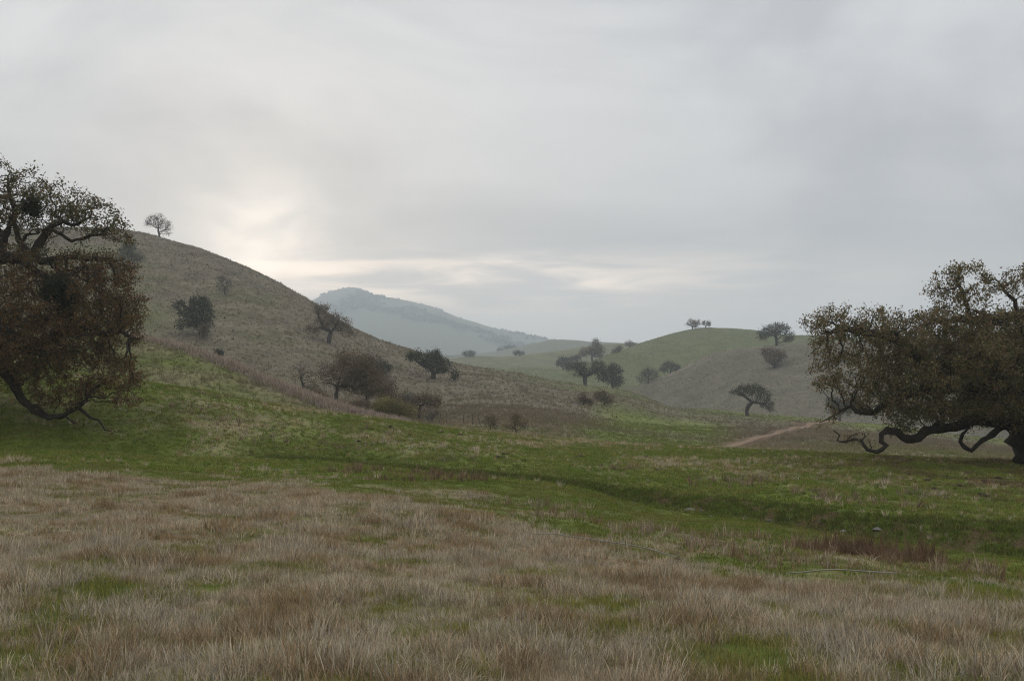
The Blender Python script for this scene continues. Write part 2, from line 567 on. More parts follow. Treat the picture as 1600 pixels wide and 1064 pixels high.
    lush = (sstep(u, 3.15, 3.6) * (1 - sstep(u, 4.9, 5.12)) * sstep(px, 400, 520))[..., None]  # lush growth; its darker green also paints the shaded steep bank
    c = c * (1 - lush * (1 - bed)) + np.array([0.090, 0.118, 0.025]) * lush * (1 - bed)
    # trampled earth under the right oak, with its crown's broad shade painted in
    mud_shade = mud_shade_mask(x, y)[..., None]
    c = c * (1 - 0.8 * mud_shade) + SOIL * 0.75 * 0.8 * mud_shade
    return dry, c


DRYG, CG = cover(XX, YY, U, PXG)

# road: bare cut bank on its upper side
ROAD_PTS = [(1124, 712), (1148, 696), (1185, 684), (1230, 673), (1262, 665.5), (1285, 660.5), (1305, 658.5)]
road_c = [hit(px, py, 70, 260) if i > 0 else ground_at(1122, 74) for i, (px, py) in enumerate(ROAD_PTS)]
road_c += [ground_at(1335, 205), ground_at(1370, 226)]
road_xy = np.array([(p.x, p.y) for p in road_c])
tpar = np.concatenate([[0], np.cumsum(np.hypot(*np.diff(road_xy, axis=0).T))])
tq = np.linspace(0, tpar[-1], 150)
road_xy = np.stack([pchip(tpar, road_xy[:, 0], tq), pchip(tpar, road_xy[:, 1], tq)], 1)
for _ in range(10):
    road_xy[1:-1] = (road_xy[:-2] + 2 * road_xy[1:-1] + road_xy[2:]) / 4


def road_dist(x, y):
    best = np.full(np.shape(x), 1e9)
    for p in road_xy:
        best = np.minimum(best, (x - p[0]) ** 2 + (y - p[1]) ** 2)
    return np.sqrt(best)


jn = (RR > 60) & (RR < 360)
inn = np.arange(NT_IN)
sub = np.ix_(inn, np.where(jn)[0])
rd = road_dist(XX[sub], YY[sub])
edge = (1 - sstep(rd + 1.2 * fbm(XX[sub], YY[sub], 3.0, 3), 1.0, 3.8))[..., None]
CG[sub] = CG[sub] * (1 - 0.75 * edge) + SOIL * 1.25 * 0.75 * edge

# ------------------------------------------------------------------ materials
def new_mat(name):
    m = bpy.data.materials.new(name)
    m.use_nodes = True
    m.node_tree.nodes.clear()
    return m, NT(m.node_tree)


def finish(k, color, rough=0.9, bump=None, bstr=0.3, bdist=0.05, transl=0.0, spec=0.2):
    p = k.n('ShaderNodeBsdfPrincipled')
    k.put(p.inputs['Base Color'], color)
    p.inputs['Roughness'].default_value = rough
    p.inputs['Specular IOR Level'].default_value = spec
    if bump is not None:
        b = k.n('ShaderNodeBump')
        b.inputs['Strength'].default_value = bstr
        b.inputs['Distance'].default_value = bdist
        k.link(bump, b.inputs['Height'])
        k.link(b.outputs[0], p.inputs['Normal'])
    out = k.n('ShaderNodeOutputMaterial')
    if transl > 0:
        t = k.n('ShaderNodeBsdfTranslucent')
        k.put(t.inputs[0], color)
        mxx = k.n('ShaderNodeMixShader')
        mxx.inputs[0].default_value = transl
        k.link(p.outputs[0], mxx.inputs[1])
        k.link(t.outputs[0], mxx.inputs[2])
        k.link(mxx.outputs[0], out.inputs[0])
    else:
        k.link(p.outputs[0], out.inputs[0])


def attr(k, name, typ='GEOMETRY'):
    a = k.n('ShaderNodeAttribute')
    a.attribute_name = name
    a.attribute_type = typ
    return a.outputs['Color']


M_ground, k = new_mat('ground_cover')
pos = k.n('ShaderNodeNewGeometry').outputs['Position']
c0 = attr(k, 'gcol')
f1 = k.noise(pos, 9.0, 5, 0.65)
f2 = k.noise(pos, 1.1, 5, 0.65)
f3 = k.noise(pos, 0.16, 6, 0.7)
v = k.m('MULTIPLY', k.m('MULTIPLY', k.rng(f1, 0.25, 0.75, 0.72, 1.28), k.rng(f2, 0.25, 0.75, 0.66, 1.34)), k.rng(f3, 0.3, 0.7, 0.72, 1.28))
cc = k.n('ShaderNodeVectorMath', operation='SCALE')
k.link(c0, cc.inputs[0])
k.link(v, cc.inputs[3])
finish(k, cc.outputs[0], 0.95, k.m('ADD', f1, k.m('MULTIPLY', f2, 3.0)), 0.5, 0.12, spec=0.1)

M_road, k = new_mat('dirt_road')
pos = k.n('ShaderNodeNewGeometry').outputs['Position']
f1 = k.noise(pos, 0.9, 6, 0.7)
f2 = k.noise(pos, 6.0, 4, 0.6)
cr = k.mix(k.rng(f1, 0.3, 0.7, 0, 1), (0.21, 0.145, 0.09, 1), (0.31, 0.225, 0.15, 1))
cr = k.mix(k.rng(f2, 0.4, 0.8, 0, 0.5), cr, (0.19, 0.12, 0.075, 1))
finish(k, cr, 0.95, f2, 0.4, 0.05, spec=0.1)

M_blade, k = new_mat('grass_blade')
ti = attr(k, 'tint', 'INSTANCER')
bl = attr(k, 'shade')
finish(k, k.mix(1.0, ti, bl, 'MULTIPLY'), 0.8, transl=0.38, spec=0.15)


def bark_mat(name, a, b):
    m, k = new_mat(name)
    pos = k.n('ShaderNodeTexCoord').outputs['Object']
    f1 = k.noise(pos, 3.5, 5, 0.65)
    f2 = k.noise(pos, 18.0, 4, 0.6)
    c = k.mix(k.rng(f1, 0.3, 0.7, 0, 1), a, b)
    c = k.mix(k.rng(f2, 0.45, 0.75, 0, 0.6), c, (0.018, 0.015, 0.012, 1))
    finish(k, c, 0.95, k.m('ADD', f1, f2), 0.7, 0.05, spec=0.1)
    return m


M_bark = bark_mat('oak_bark', (0.045, 0.037, 0.030, 1), (0.085, 0.070, 0.056, 1))
M_twig = bark_mat('grey_bark', (0.060, 0.052, 0.045, 1), (0.105, 0.092, 0.080, 1))
M_leaf, k = new_mat('oak_leaf')
finish(k, attr(k, 'lcol'), 0.65, transl=0.35, spec=0.25)


def plain_mat(name, a, b, scale, rough=0.9):
    m, k = new_mat(name)
    pos = k.n('ShaderNodeTexCoord').outputs['Object']
    f1 = k.noise(pos, scale, 5, 0.65)
    finish(k, k.mix(k.rng(f1, 0.3, 0.7, 0, 1), a, b), rough, f1, 0.6, 0.03, spec=0.15)
    return m


M_rock = plain_mat('pale_stone', (0.12, 0.11, 0.09, 1), (0.27, 0.25, 0.21, 1), 6)
M_clod = plain_mat('turned_earth', (0.030, 0.021, 0.014, 1), (0.075, 0.05, 0.032, 1), 14)
M_wood = plain_mat('weathered_wood', (0.07, 0.06, 0.05, 1), (0.13, 0.115, 0.10, 1), 9)
M_wire = plain_mat('rusty_wire', (0.08, 0.06, 0.05, 1), (0.12, 0.10, 0.09, 1), 9)
M_pipe = plain_mat('pale_pipe', (0.34, 0.31, 0.27, 1), (0.48, 0.45, 0.40, 1), 4)
M_stalk = plain_mat('dead_stalk', (0.22, 0.17, 0.12, 1), (0.36, 0.30, 0.22, 1), 9)

# ------------------------------------------------------------------ ground sheet
nth = len(TH)
verts = np.stack([XX, YY, H], -1).reshape(-1, 3)
i = np.arange(nth)[:, None]
j = np.arange(NR - 1)[None, :]
a = (i * NR + j)
b = (((i + 1) % nth) * NR + j)
quads = np.stack([a, a + 1, b + 1, b], -1).reshape(-1, 4)
centre = len(verts)
verts = np.concatenate([verts, [[0, 0, -1.65]]])
fan = np.stack([np.full(nth, centre), np.arange(nth) * NR, ((np.arange(nth) + 1) % nth) * NR, np.full(nth, centre)], 1)
ground = mesh_obj('ground', verts, quads[:, ::-1][:, [0, 1, 2, 3]], M_ground, smooth=True)
# close the small hole under the feet
hole = mesh_obj('ground_underfoot', np.concatenate([[[0, 0, -1.65]], verts[np.arange(nth) * NR]]),
                [(0, 1 + (q + 1) % nth, 1 + q) for q in range(nth)], M_ground)
set_col(hole, 'gcol', np.tile(DRY, (nth + 1, 1)))
gc = np.concatenate([CG.reshape(-1, 3), [DRY]])
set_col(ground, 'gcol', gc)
tag(ground, 'grassy valley floor rising to rounded hills and a far mountain', 'ground', kind='structure')
hole.parent = ground

# ------------------------------------------------------------------ dirt road
d = np.gradient(road_xy, axis=0)
d /= np.linalg.norm(d, axis=1)[:, None]
nrm = np.stack([-d[:, 1], d[:, 0]], 1)
rv, rf = [], []
OFF = [-0.46, -0.34, -0.18, 0.0, 0.18, 0.34, 0.46]
for q, (p, n) in enumerate(zip(road_xy, nrm)):
    wob = 0.25 * math.sin(q * 0.9) * math.sin(q * 0.37 + 1)
    for o_, dz_ in zip(OFF, [0.03, 0.10, 0.05, 0.12, 0.05, 0.10, 0.03]):
        x, y = p + n * (o_ * (1 + 0.9 * wob) + 0.3 * wob)
        rv.append((x, y, float(gz(x, y)) + dz_))
nO = len(OFF)
for q in range(len(road_xy) - 1):
    for s in range(nO - 1):
        rf.append((q * nO + s, (q + 1) * nO + s, (q + 1) * nO + s + 1, q * nO + s + 1))
road = mesh_obj('dirt_road', rv, rf, M_road, smooth=True)
tag(road, 'bare brown dirt road climbing the knoll towards the right oak', 'road', kind='structure')


# ------------------------------------------------------------------ trees
def colonize(nodes, parents, att, D, di, dk, iters, rng, gnarl=0.35, up=0.0, maxn=16000):
    P = np.zeros((maxn, 3))
    n = len(nodes)
    P[:n] = nodes
    par = list(parents)
    nch = np.zeros(maxn, int)
    for q in range(1, n):
        nch[par[q]] += 1
    dd = np.linalg.norm(att[:, None, :] - P[None, :n], axis=2)
    ni = dd.argmin(1)
    nd = dd.min(1)
    alive = np.ones(len(att), bool)
    for it in range(iters):
        act = alive & (nd < di)
        if not act.any():
            if not alive.any():
                break
            act = alive & (nd < nd[alive].min() + D)
        idx = ni[act]
        v = att[act] - P[idx]
        v /= np.linalg.norm(v, axis=1)[:, None] + 1e-9
        acc = np.zeros((n, 3))
        np.add.at(acc, idx, v)
        src = np.unique(idx)
        src = src[nch[src] < 4]
        if len(src) == 0:
            break
        dirs = acc[src]
        dirs /= np.linalg.norm(dirs, axis=1)[:, None] + 1e-9
        dirs = dirs + gnarl * rng.normal(size=dirs.shape)
        dirs[:, 2] += up
        dirs /= np.linalg.norm(dirs, axis=1)[:, None] + 1e-9
        new = P[src] + dirs * D
        if n + len(new) >= maxn:
            break
        P[n:n + len(new)] = new
        par.extend(src.tolist())
        nch[src] += 1
        d2 = np.linalg.norm(att[alive][:, None, :] - new[None], axis=2)
        m = d2.min(1)
        am = d2.argmin(1) + n
        al = np.where(alive)[0]
        better = m < nd[al]
        nd[al[better]] = m[better]
        ni[al[better]] = am[better]
        n += len(new)
        alive &= nd > dk
    return P[:n].copy(), np.array(par[:n])


def radii(P, par, r_tip, r_base, minr=None):
    n = len(P)
    tips = np.zeros(n)
    hasch = np.zeros(n, bool)
    hasch[par[1:]] = True
    tips[~hasch] = 1
    for q in range(n - 1, 0, -1):
        tips[par[q]] += tips[q]
    e = math.log(max(tips[0], 2)) / math.log(max(r_base / r_tip, 1.5))
    r = r_tip * tips ** (1.0 / e)
    if minr is not None:
        r[:len(minr)] = np.maximum(r[:len(minr)], minr)
    return r, hasch


def tubes(P, par, r, lump=0.0, rng=None):
    """limbs as tapering tubes, the thickest child carrying the limb on"""
    n = len(P)
    kids = [[] for _ in range(n)]
    for q in range(1, n):
        kids[par[q]].append(q)
    for q in range(n):
        kids[q].sort(key=lambda c: -r[c])
    V, Fc = [], []
    starts = [(None, 0)]
    while starts:
        p0, c = starts.pop()
        chain = [c] if p0 is None else [p0, c]
        while kids[c]:
            for x in kids[c][1:]:
                starts.append((c, x))
            c = kids[c][0]
            chain.append(c)
        if len(chain) < 2:
            continue
        pts = P[chain].copy()
        rad = r[chain].copy()
        if p0 is not None:
            rad[0] = min(rad[0], rad[1] * 1.25)
        rm = rad.max()
        sides = 10 if rm > 0.25 else 7 if rm > 0.08 else 5 if rm > 0.035 else 3
        tan = np.gradient(pts, axis=0)
        tan /= np.linalg.norm(tan, axis=1)[:, None] + 1e-9
        ref = np.array([0.31, 0.95, 0.11]) if abs(tan[0][1]) < 0.8 else np.array([1.0, 0.1, 0.2])
        base = len(V)
        aa = np.arange(sides) / sides * 2 * np.pi
        for q in range(len(pts)):
            t = tan[q]
            u = ref - t * ref.dot(t)
            u /= np.linalg.norm(u) + 1e-9
            ref = u
            v_ = np.cross(t, u)
            rr_ = rad[q] * (1 + (lump * rng.normal(size=sides) if lump and rad[q] > 0.1 else 0))
            ring = pts[q] + (np.cos(aa) * rr_)[:, None] * u + (np.sin(aa) * rr_)[:, None] * v_
            V.extend(ring)
        for q in range(len(pts) - 1):
            for s in range(sides):
                s2 = (s + 1) % sides
                Fc.append((base + q * sides + s, base + q * sides + s2, base + (q + 1) * sides + s2, base + (q + 1) * sides + s))
        Fc.append(tuple(base + (len(pts) - 1) * sides + s for s in range(sides)))
    return np.array(V), Fc


def leaf_mesh(name, centres, size, cols, mat, parent, rng, aspect=0.55, droop=0.0):
    """many small diamond leaves"""
    n = len(centres)
    d = rng.normal(size=(n, 3))
    d[:, 2] -= droop
    d /= np.linalg.norm(d, axis=1)[:, None]
    e = rng.normal(size=(n, 3))
    e -= d * (e * d).sum(1)[:, None]
    e /= np.linalg.norm(e, axis=1)[:, None]
    s = (size * rng.uniform(0.6, 1.35, n))[:, None]
    nn = np.cross(d, e)
    v0 = centres - d * s * 0.5
    v1 = centres + e * s * 0.5 * aspect + nn * s * 0.10
    v2 = centres + d * s * 0.5
    v3 = centres - e * s * 0.5 * aspect + nn * s * 0.10
    V = np.stack([v0, v1, v2, v3], 1).reshape(-1, 3)
    Q = np.arange(4 * n).reshape(-1, 4)
    o = mesh_obj(name, V, Q, mat, parent)
    set_col(o, 'lcol', np.repeat(cols, 4, axis=0))
    return o


def in_lobes(lobes, n, rng, hollow=0.35):
    """random points in a set of ellipsoids (centre xyz, radii xyz, weight)"""
    w_ = np.array([l[6] * (l[3] * l[4] * l[5]) ** 0.75 for l in lobes])
    k_ = rng.choice(len(lobes), n, p=w_ / w_.sum())
    L = np.array([l[:6] for l in lobes])[k_]
    v_ = rng.normal(size=(n, 3))
    v_ /= np.linalg.norm(v_, axis=1)[:, None]
    rad = (hollow + (1 - hollow) * rng.rand(n)) ** 0.6
    return L[:, :3] + L[:, 3:6] * v_ * rad[:, None]


LEAFC = {
    'olive': [(0.120, 0.112, 0.042), (0.150, 0.125, 0.055), (0.085, 0.092, 0.036), (0.165, 0.105, 0.055)],
    'rust': [(0.165, 0.092, 0.042), (0.130, 0.082, 0.040), (0.200, 0.115, 0.048), (0.105, 0.088, 0.040)],
    'dark': [(0.040, 0.046, 0.024), (0.055, 0.058, 0.030), (0.032, 0.038, 0.020), (0.070, 0.058, 0.034)],
    'brown': [(0.120, 0.086, 0.054), (0.095, 0.070, 0.045), (0.140, 0.096, 0.060), (0.085, 0.074, 0.040)],
    'grey': [(0.115, 0.098, 0.078), (0.090, 0.080, 0.064), (0.130, 0.108, 0.084), (0.080, 0.074, 0.052)],
    'yellow': [(0.170, 0.150, 0.052), (0.140, 0.128, 0.046), (0.190, 0.140, 0.060), (0.115, 0.110, 0.042)],
    'right': [(0.165, 0.145, 0.060), (0.200, 0.158, 0.068), (0.122, 0.118, 0.048), (0.240, 0.152, 0.080)],
}


def leaf_cols(kind, n, rng):
    pal = np.array(LEAFC[kind])
    c = pal[rng.randint(0, len(pal), n)] * (1.45 if kind in ('dark', 'brown', 'grey', 'yellow') else 1.0)
    return c * rng.uniform(0.75, 1.3, (n, 1))


def empty(name, loc):
    o = bpy.data.objects.new(name, None)
    o.empty_display_size = 0.5
    o.location = loc
    COL.objects.link(o)
    return o


def tree(name, label, cat, base, trunk, lobes, group=None, seed=1, natt=500, D=0.3, leaves=2500, lsize=0.25, pal='brown',
         r_base=0.25, r_tip=0.02, bark=None, spread=0.35, gnarl=0.35, hollow=0.3, depth=None, limbs=None, fit=False, clump=1.1, gap=-0.25):
    """base: (px, py or None, Y). trunk / lobes are given in photo pixels at the tree's own distance."""
    px, py, Y = base
    if Y is None:
        g = hit(px, py, 20)
    else:
        g = ground_at(px, Y)
    Y = g.y
    s = Y / F
    pyb = HZ - F * g.z / Y
    dyp = pyb - py if (py is not None and fit) else 0.0      # the land may sit a pixel or two off the photo row
    rng = np.random.RandomState(seed)

    def P3(x, y_, dd=0.0):
        return np.array([(x - px) * s, dd, (pyb - (y_ + dyp)) * s])
    root = empty(name, g)
    tag(root, label, cat, group)
    nodes, par, minr = [np.array([0, 0, -0.15])], [-1], [r_base]
    marks = {}

    def polyline(pts, start, ra, rb):
        cur = start
        total = len(pts)
        for q, p in enumerate(pts):
            p = np.array(p, float)
            a_ = nodes[cur]
            L = np.linalg.norm(p - a_)
            st = max(1, int(L / D))
            for t in range(1, st + 1):
                f = t / st
                jit = rng.normal(size=3) * D * 0.10 * (f < 1)
                nodes.append(a_ * (1 - f) + p * f + jit)
                par.append(cur)
                minr.append(ra + (rb - ra) * (q + f) / total)
                cur = len(nodes) - 1
        return cur
    if r_base > 0.5:
        minr[0] = r_base * 1.5
    end = polyline([P3(*p) for p in trunk], 0, r_base, r_base * 0.6)
    for lb in (limbs or []):
        # a limb: start point (nearest existing node), points, radii
        pts = [P3(*p) for p in lb[0]]
        st = int(np.argmin([np.linalg.norm(nd_ - pts[0]) for nd_ in nodes]))
        polyline(pts[1:], st, lb[1], lb[2])
    LB = []
    for l in lobes:
        c = P3(l[0], l[1])
        rx, rz = l[2] * s, l[3] * s
        ry = l[5] * s if len(l) > 5 else (rx * 0.9 if depth is None else depth * rx)
        cy_ = l[6] * s if len(l) > 6 else 0.0
        LB.append((c[0], cy_, c[2], rx, ry, rz, l[4] if len(l) > 4 else 1.0))
    att = in_lobes(LB, natt, rng, hollow)
    # keep clear of the ground
    zg = gz(att[:, 0] + g.x, att[:, 1] + g.y) - g.z
    att = att[att[:, 2] > zg + 0.25]
    P, pr = colonize(np.array(nodes), par, att, D, 6 * D, 1.6 * D, 90, rng, gnarl)
    r, has = radii(P, pr, r_tip, r_base, np.array(minr))
    V, Fc = tubes(P, pr, r * (1 + 0.13 * rng.normal(size=len(r)).clip(-1.5, 1.5) * (r > 3 * r_tip)), 0.09, rng)
    mesh_obj('trunk', V, Fc, bark or M_bark, root, smooth=True)
    if leaves:
        thin_ = np.where((r < r_tip * 2.2) & (np.arange(len(P)) > len(trunk)))[0]
        wt_ = np.where(has[thin_], 0.55, 1.5)
        pick = rng.choice(thin_, leaves, p=wt_ / wt_.sum())
        # foliage comes in clumps with open gaps between
        cl_ = fbm(P[pick][:, 0] + 3.7 * P[pick][:, 1] + seed, P[pick][:, 2] * 1.3 + 0.6 * P[pick][:, 1], clump, 2)
        gp_ = gap(P[pick], P3) if callable(gap) else gap
        pick = pick[cl_ + 0.3 * rng.normal(size=leaves) > gp_]
        leaves = len(pick)
        cen = P[pick] + rng.normal(size=(leaves, 3)) * spread * D * 2
        zg = gz(cen[:, 0] + g.x, cen[:, 1] + g.y) - g.z
        cen = cen[cen[:, 2] > zg + 0.05]
        if callable(pal):
            colr = pal(cen, s, P3, rng)
        else:
            # twig by twig the tone wanders
            tone = 1 + 0.28 * fbm(cen[:, 0] + seed * 7, cen[:, 2] + cen[:, 1] * 0.7, 1.3 * max(1, lsize * 4), 2)
            colr = leaf_cols(pal, len(cen), rng) * tone[:, None]
        leaf_mesh('crown', cen, lsize, np.clip(colr, 0.01, 1), M_leaf, root, rng)
    return root, P3


# ---- the big oak at the left edge
def pal_left(cen, s, P3, rng):
    zsplit = P3(0, 405)[2]
    f = sstep(cen[:, 2] + 0.9 * fbm(cen[:, 0], cen[:, 1], 2.0, 3), zsplit - 0.6, zsplit + 0.8)
    up = leaf_cols('olive', len(cen), rng)
    lo = leaf_cols('rust', len(cen), rng)
    return np.where(rng.rand(len(cen))[:, None] < f[:, None], up, lo)


oakL, P3L = tree(
    'oak_tree', 'huge gnarled oak at left edge, rusty hanging leaves and low drooping limb', 'tree', (-95, 668, 46.5),
    [(-98, 610), (-92, 540), (-80, 470), (-62, 428)],
    [(15, 300, 62, 46, 1.0, 110), (-60, 320, 80, 60, 0.8, 150), (95, 318, 55, 36, 1.0, 90), (155, 345, 42, 34, 1.1, 80), (60, 350, 60, 28, 0.8, 90), (188, 372, 22, 18, 0.8, 50),
     (40, 470, 80, 52, 1.5, 150), (140, 460, 66, 52, 1.7, 110), (190, 500, 36, 62, 1.6, 80), (90, 545, 90, 48, 1.5, 130), (185, 585, 42, 34, 1.4, 80), (20, 560, 70, 50, 1.3, 140),
     (110, 610, 70, 26, 0.9, 90), (200, 622, 28, 16, 0.8, 50), (-150, 470, 110, 100, 0.9, 200), (-190, 380, 120, 80, 0.7, 200), (-260, 500, 80, 110, 0.7, 180), (-60, 520, 80, 70, 0.8, 250), (60, 412, 90, 30, 0.9, 110), (150, 415, 56, 30, 1.2, 90), (205, 455, 20, 50, 1.0, 60), (120, 500, 90, 60, 1.2, 150)],
    seed=11, fit=False, natt=8600, D=0.17, clump=1.0, gap=lambda q, P3: np.where(q[:, 2] > P3(0, 400)[2], 0.05, -0.12), leaves=200000, lsize=0.105, pal=pal_left, r_base=0.62, r_tip=0.012, spread=0.36, gnarl=0.45, hollow=0.1,
    limbs=[
        ([(-62, 428), (-30, 410), (0, 402), (20, 403), (36, 397), (50, 399), (64, 408), (87, 404), (108, 401), (126, 404), (162, 404)], 0.30, 0.05),
        ([(50, 397), (60, 382), (70, 368), (82, 352), (98, 346), (112, 352), (122, 350), (140, 340)], 0.20, 0.04),
        ([(47, 397), (36, 386), (28, 374), (25, 360), (21, 348), (22, 330), (14, 300), (12, 275)], 0.16, 0.03),
        ([(-20, 410), (4, 392), (8, 370), (-4, 360), (-14, 340), (-20, 310)], 0.14, 0.03),
        ([(8, 370), (16, 348), (20, 335), (34, 318)], 0.12, 0.03),
        ([(33, 378), (42, 366), (62, 364)], 0.07, 0.03),
        ([(20, 404), (48, 416), (62, 428), (78, 433), (100, 433), (118, 426), (134, 416)], 0.13, 0.04),
        ([(84, 404), (88, 420), (97, 432)], 0.08, 0.05),
        ([(100, 402), (104, 415), (103, 428)], 0.08, 0.05),
        ([(94, 372), (112, 377), (135, 371), (160, 366)], 0.07, 0.03),
        ([(-92, 560), (-50, 552), (-12, 562), (14, 590), (24, 606), (36, 626), (52, 642), (76, 652), (100, 649), (122, 637), (134, 626)], 0.24, 0.06),
        ([(46, 634), (58, 634), (68, 645), (76, 651)], 0.10, 0.08),
        ([(124, 638), (140, 652), (154, 656), (164, 672), (172, 673)], 0.075, 0.025),
        ([(104, 651), (114, 660), (120, 662)], 0.05, 0.02),
        ([(-80, 480), (-40, 490), (10, 520), (60, 545), (80, 550), (120, 548)], 0.2, 0.04),
        ([(60, 545), (110, 510), (170, 522), (190, 518), (205, 528)], 0.10, 0.03),
        ([(-98, 600), (-140, 540), (-190, 470), (-240, 430)], 0.32, 0.06),
    ])
# mistletoe ball hung in the crown
rngm = np.random.RandomState(5)


def mistletoe(P3, root, cx_, cy_, rx, rz, n):
    v_ = rngm.normal(size=(n, 3))
    v_ /= np.linalg.norm(v_, axis=1)[:, None]
    rad = rngm.rand(n) ** 0.4
    c = P3(cx_, cy_, -2.2)
    s = 46.5 / F
    cen = c + v_ * rad[:, None] * np.array([rx * s, rx * s, rz * s]) * (1 + 0.2 * rngm.normal(size=(n, 1)))
    o = leaf_mesh('mistletoe', cen, 0.085, leaf_cols('dark', n, rngm) * 0.55, M_leaf, root, rngm)
    o['label'] = 'dark round clump of mistletoe'


mistletoe(P3L, oakL, 124, 464, 25, 27, 5200)
mistletoe(P3L, oakL, 86, 338, 18, 17, 1700)

# ---- the big oak at the right edge
oakR, P3R = tree(
    'oak_tree', 'broad dark oak at right edge with thick twisting limbs near the ground', 'tree', (1622, 716, 50.0),
    [(1612, 692), (1606, 664), (1610, 640)],
    [(1300, 512, 46, 38, 1.5, 80), (1362, 512, 50, 40, 1.7, 90), (1290, 555, 24, 28, 0.45, 50), (1415, 528, 50, 48, 1.6, 120), (1400, 585, 52, 46, 1.5, 120), (1440, 625, 50, 30, 1.1, 110),
     (1340, 570, 34, 30, 0.9, 70), (1460, 515, 38, 36, 1.2, 110), (1478, 452, 32, 26, 1.0, 60), (1500, 425, 26, 18, 0.9, 50), (1560, 448, 40, 26, 0.7, 70), (1600, 430, 24, 22, 0.7, 60),
     (1505, 565, 70, 62, 1.7, 170), (1580, 560, 70, 70, 1.6, 220), (1530, 620, 60, 28, 1.0, 150), (1610, 500, 50, 34, 0.9, 120), (1690, 520, 100, 90, 1.0, 220), (1760, 600, 100, 70, 0.9, 220),
     (1830, 560, 70, 80, 0.8, 180), (1680, 610, 60, 50, 0.8, 250), (1330, 684, 26, 10, 0.5, 30), (1306, 650, 24, 9, 0.5, 30), (1430, 664, 30, 10, 0.4, 40), (1510, 682, 16, 12, 0.4, 30), (1436, 640, 52, 22, 1.3, 120), (1540, 638, 70, 22, 1.2, 150), (1386, 612, 44, 34, 1.3, 100), (1300, 545, 36, 36, 0.8, 60), (1500, 500, 60, 40, 1.2, 130), (1440, 590, 60, 40, 1.2, 150), (1283, 588, 20, 30, 0.5, 40), (1312, 606, 26, 26, 0.6, 50), (1590, 648, 60, 28, 1.0, 200), (1296, 585, 32, 38, 0.9, 60), (1350, 618, 36, 26, 1.0, 80), (1402, 648, 40, 18, 0.9, 80)],
    seed=23, fit=False, natt=10200, D=0.18, clump=0.9, gap=lambda q, P3: np.where((q[:, 0] > P3(1430, 0)[0]) & (q[:, 2] < P3(0, 530)[2]), -0.16, 0.0), leaves=240000, lsize=0.11, pal='right', r_base=0.85, r_tip=0.012, spread=0.36, gnarl=0.45, hollow=0.1,
    limbs=[
        ([(1608, 680), (1585, 668), (1560, 660), (1535, 655), (1515, 657), (1500, 664), (1482, 668), (1462, 670), (1446, 673), (1436, 684), (1424, 686), (1410, 683), (1400, 674), (1386, 672), (1377, 678), (1377, 690), (1385, 696), (1378, 702), (1370, 706)], 0.29, 0.09),
        ([(1370, 706), (1356, 703), (1350, 696), (1346, 688), (1334, 686), (1322, 690), (1308, 688), (1312, 680), (1302, 672)], 0.09, 0.03),
        ([(1346, 690), (1352, 682), (1350, 676)], 0.04, 0.02),
        ([(1322, 692), (1328, 682), (1338, 678)], 0.04, 0.02),
        ([(1356, 708), (1362, 700), (1358, 690)], 0.05, 0.02),
        ([(1610, 640), (1560, 620), (1500, 606), (1440, 606), (1405, 620), (1378, 634), (1366, 645), (1350, 645), (1338, 643), (1330, 634), (1318, 640), (1306, 648), (1292, 655), (1282, 660)], 0.24, 0.015),
        ([(1575, 664), (1558, 672), (1543, 684), (1530, 692), (1518, 704), (1506, 698), (1500, 690), (1504, 678), (1514, 668)], 0.15, 0.06),
        ([(1610, 640), (1614, 590), (1618, 540), (1604, 505), (1592, 494), (1572, 496), (1558, 503), (1545, 496), (1534, 488), (1520, 484)], 0.34, 0.04),
        ([(1558, 503), (1540, 500), (1516, 502), (1500, 498), (1478, 502), (1466, 500)], 0.09, 0.04),
        ([(1516, 502), (1512, 480), (1506, 460), (1496, 440), (1500, 420)], 0.08, 0.03),
        ([(1592, 494), (1586, 470), (1570, 455), (1560, 440)], 0.09, 0.03),
        ([(1610, 640), (1560, 600), (1500, 575), (1450, 570), (1427, 554), (1412, 536), (1394, 525), (1368, 521), (1340, 516), (1310, 513), (1298, 520)], 0.30, 0.04),
        ([(1612, 650), (1660, 600), (1700, 560), (1750, 540)], 0.36, 0.08),
        ([(1612, 660), (1680, 640), (1740, 630), (1790, 620)], 0.30, 0.06),
    ])

# ---- oaks and brush in the middle distance, one by one
def mid(name, label, base, trunk, lobes, seed, **kw):
    cat = kw.pop('cat', 'tree' if 'tree' in name else 'bush')
    a = dict(natt=520, D=0.32, gap=-0.12, clump=1.7, leaves=3200, lsize=0.20, pal='brown', r_base=0.22, r_tip=0.022, gnarl=0.4, spread=0.45, bark=M_twig)
    a.update(kw)
    a['leaves'] = int(a['leaves'] * 1.7)
    a['lsize'] *= 1.12
    return tree(name, label, cat, base, trunk, lobes, seed=seed, **a)


mid('oak_tree', 'lone rounded oak on the crest of the left hill', (249, 378, 316), [(249, 366), (247, 360)],
    [(240, 346, 15, 11), (256, 352, 14, 12), (247, 342, 12, 8), (262, 362, 8, 8), (232, 348, 7, 8)], 31, pal='grey', D=0.38, leaves=2600, lsize=0.21, natt=620, r_base=0.3, r_tip=0.03)
mid('oak_tree', 'dark ivy-clad oak on the left hillside above a shaded gully', (312, 524, None), [(313, 510), (314, 500)],
    [(312, 478, 18, 17, 1.3), (326, 490, 11, 18), (300, 495, 18, 16), (282, 475, 9, 8, 1.2), (316, 505, 18, 12), (284, 498, 12, 16, 0.8)], 32, pal='dark', leaves=5600, natt=800, lsize=0.24)
mid('shrub', 'pale reddish shrub at the foot of the ivy-clad oak', (318, 530, None), [(318, 524)], [(318, 517, 9, 9)], 33, pal='brown', leaves=900, natt=160, r_base=0.06)
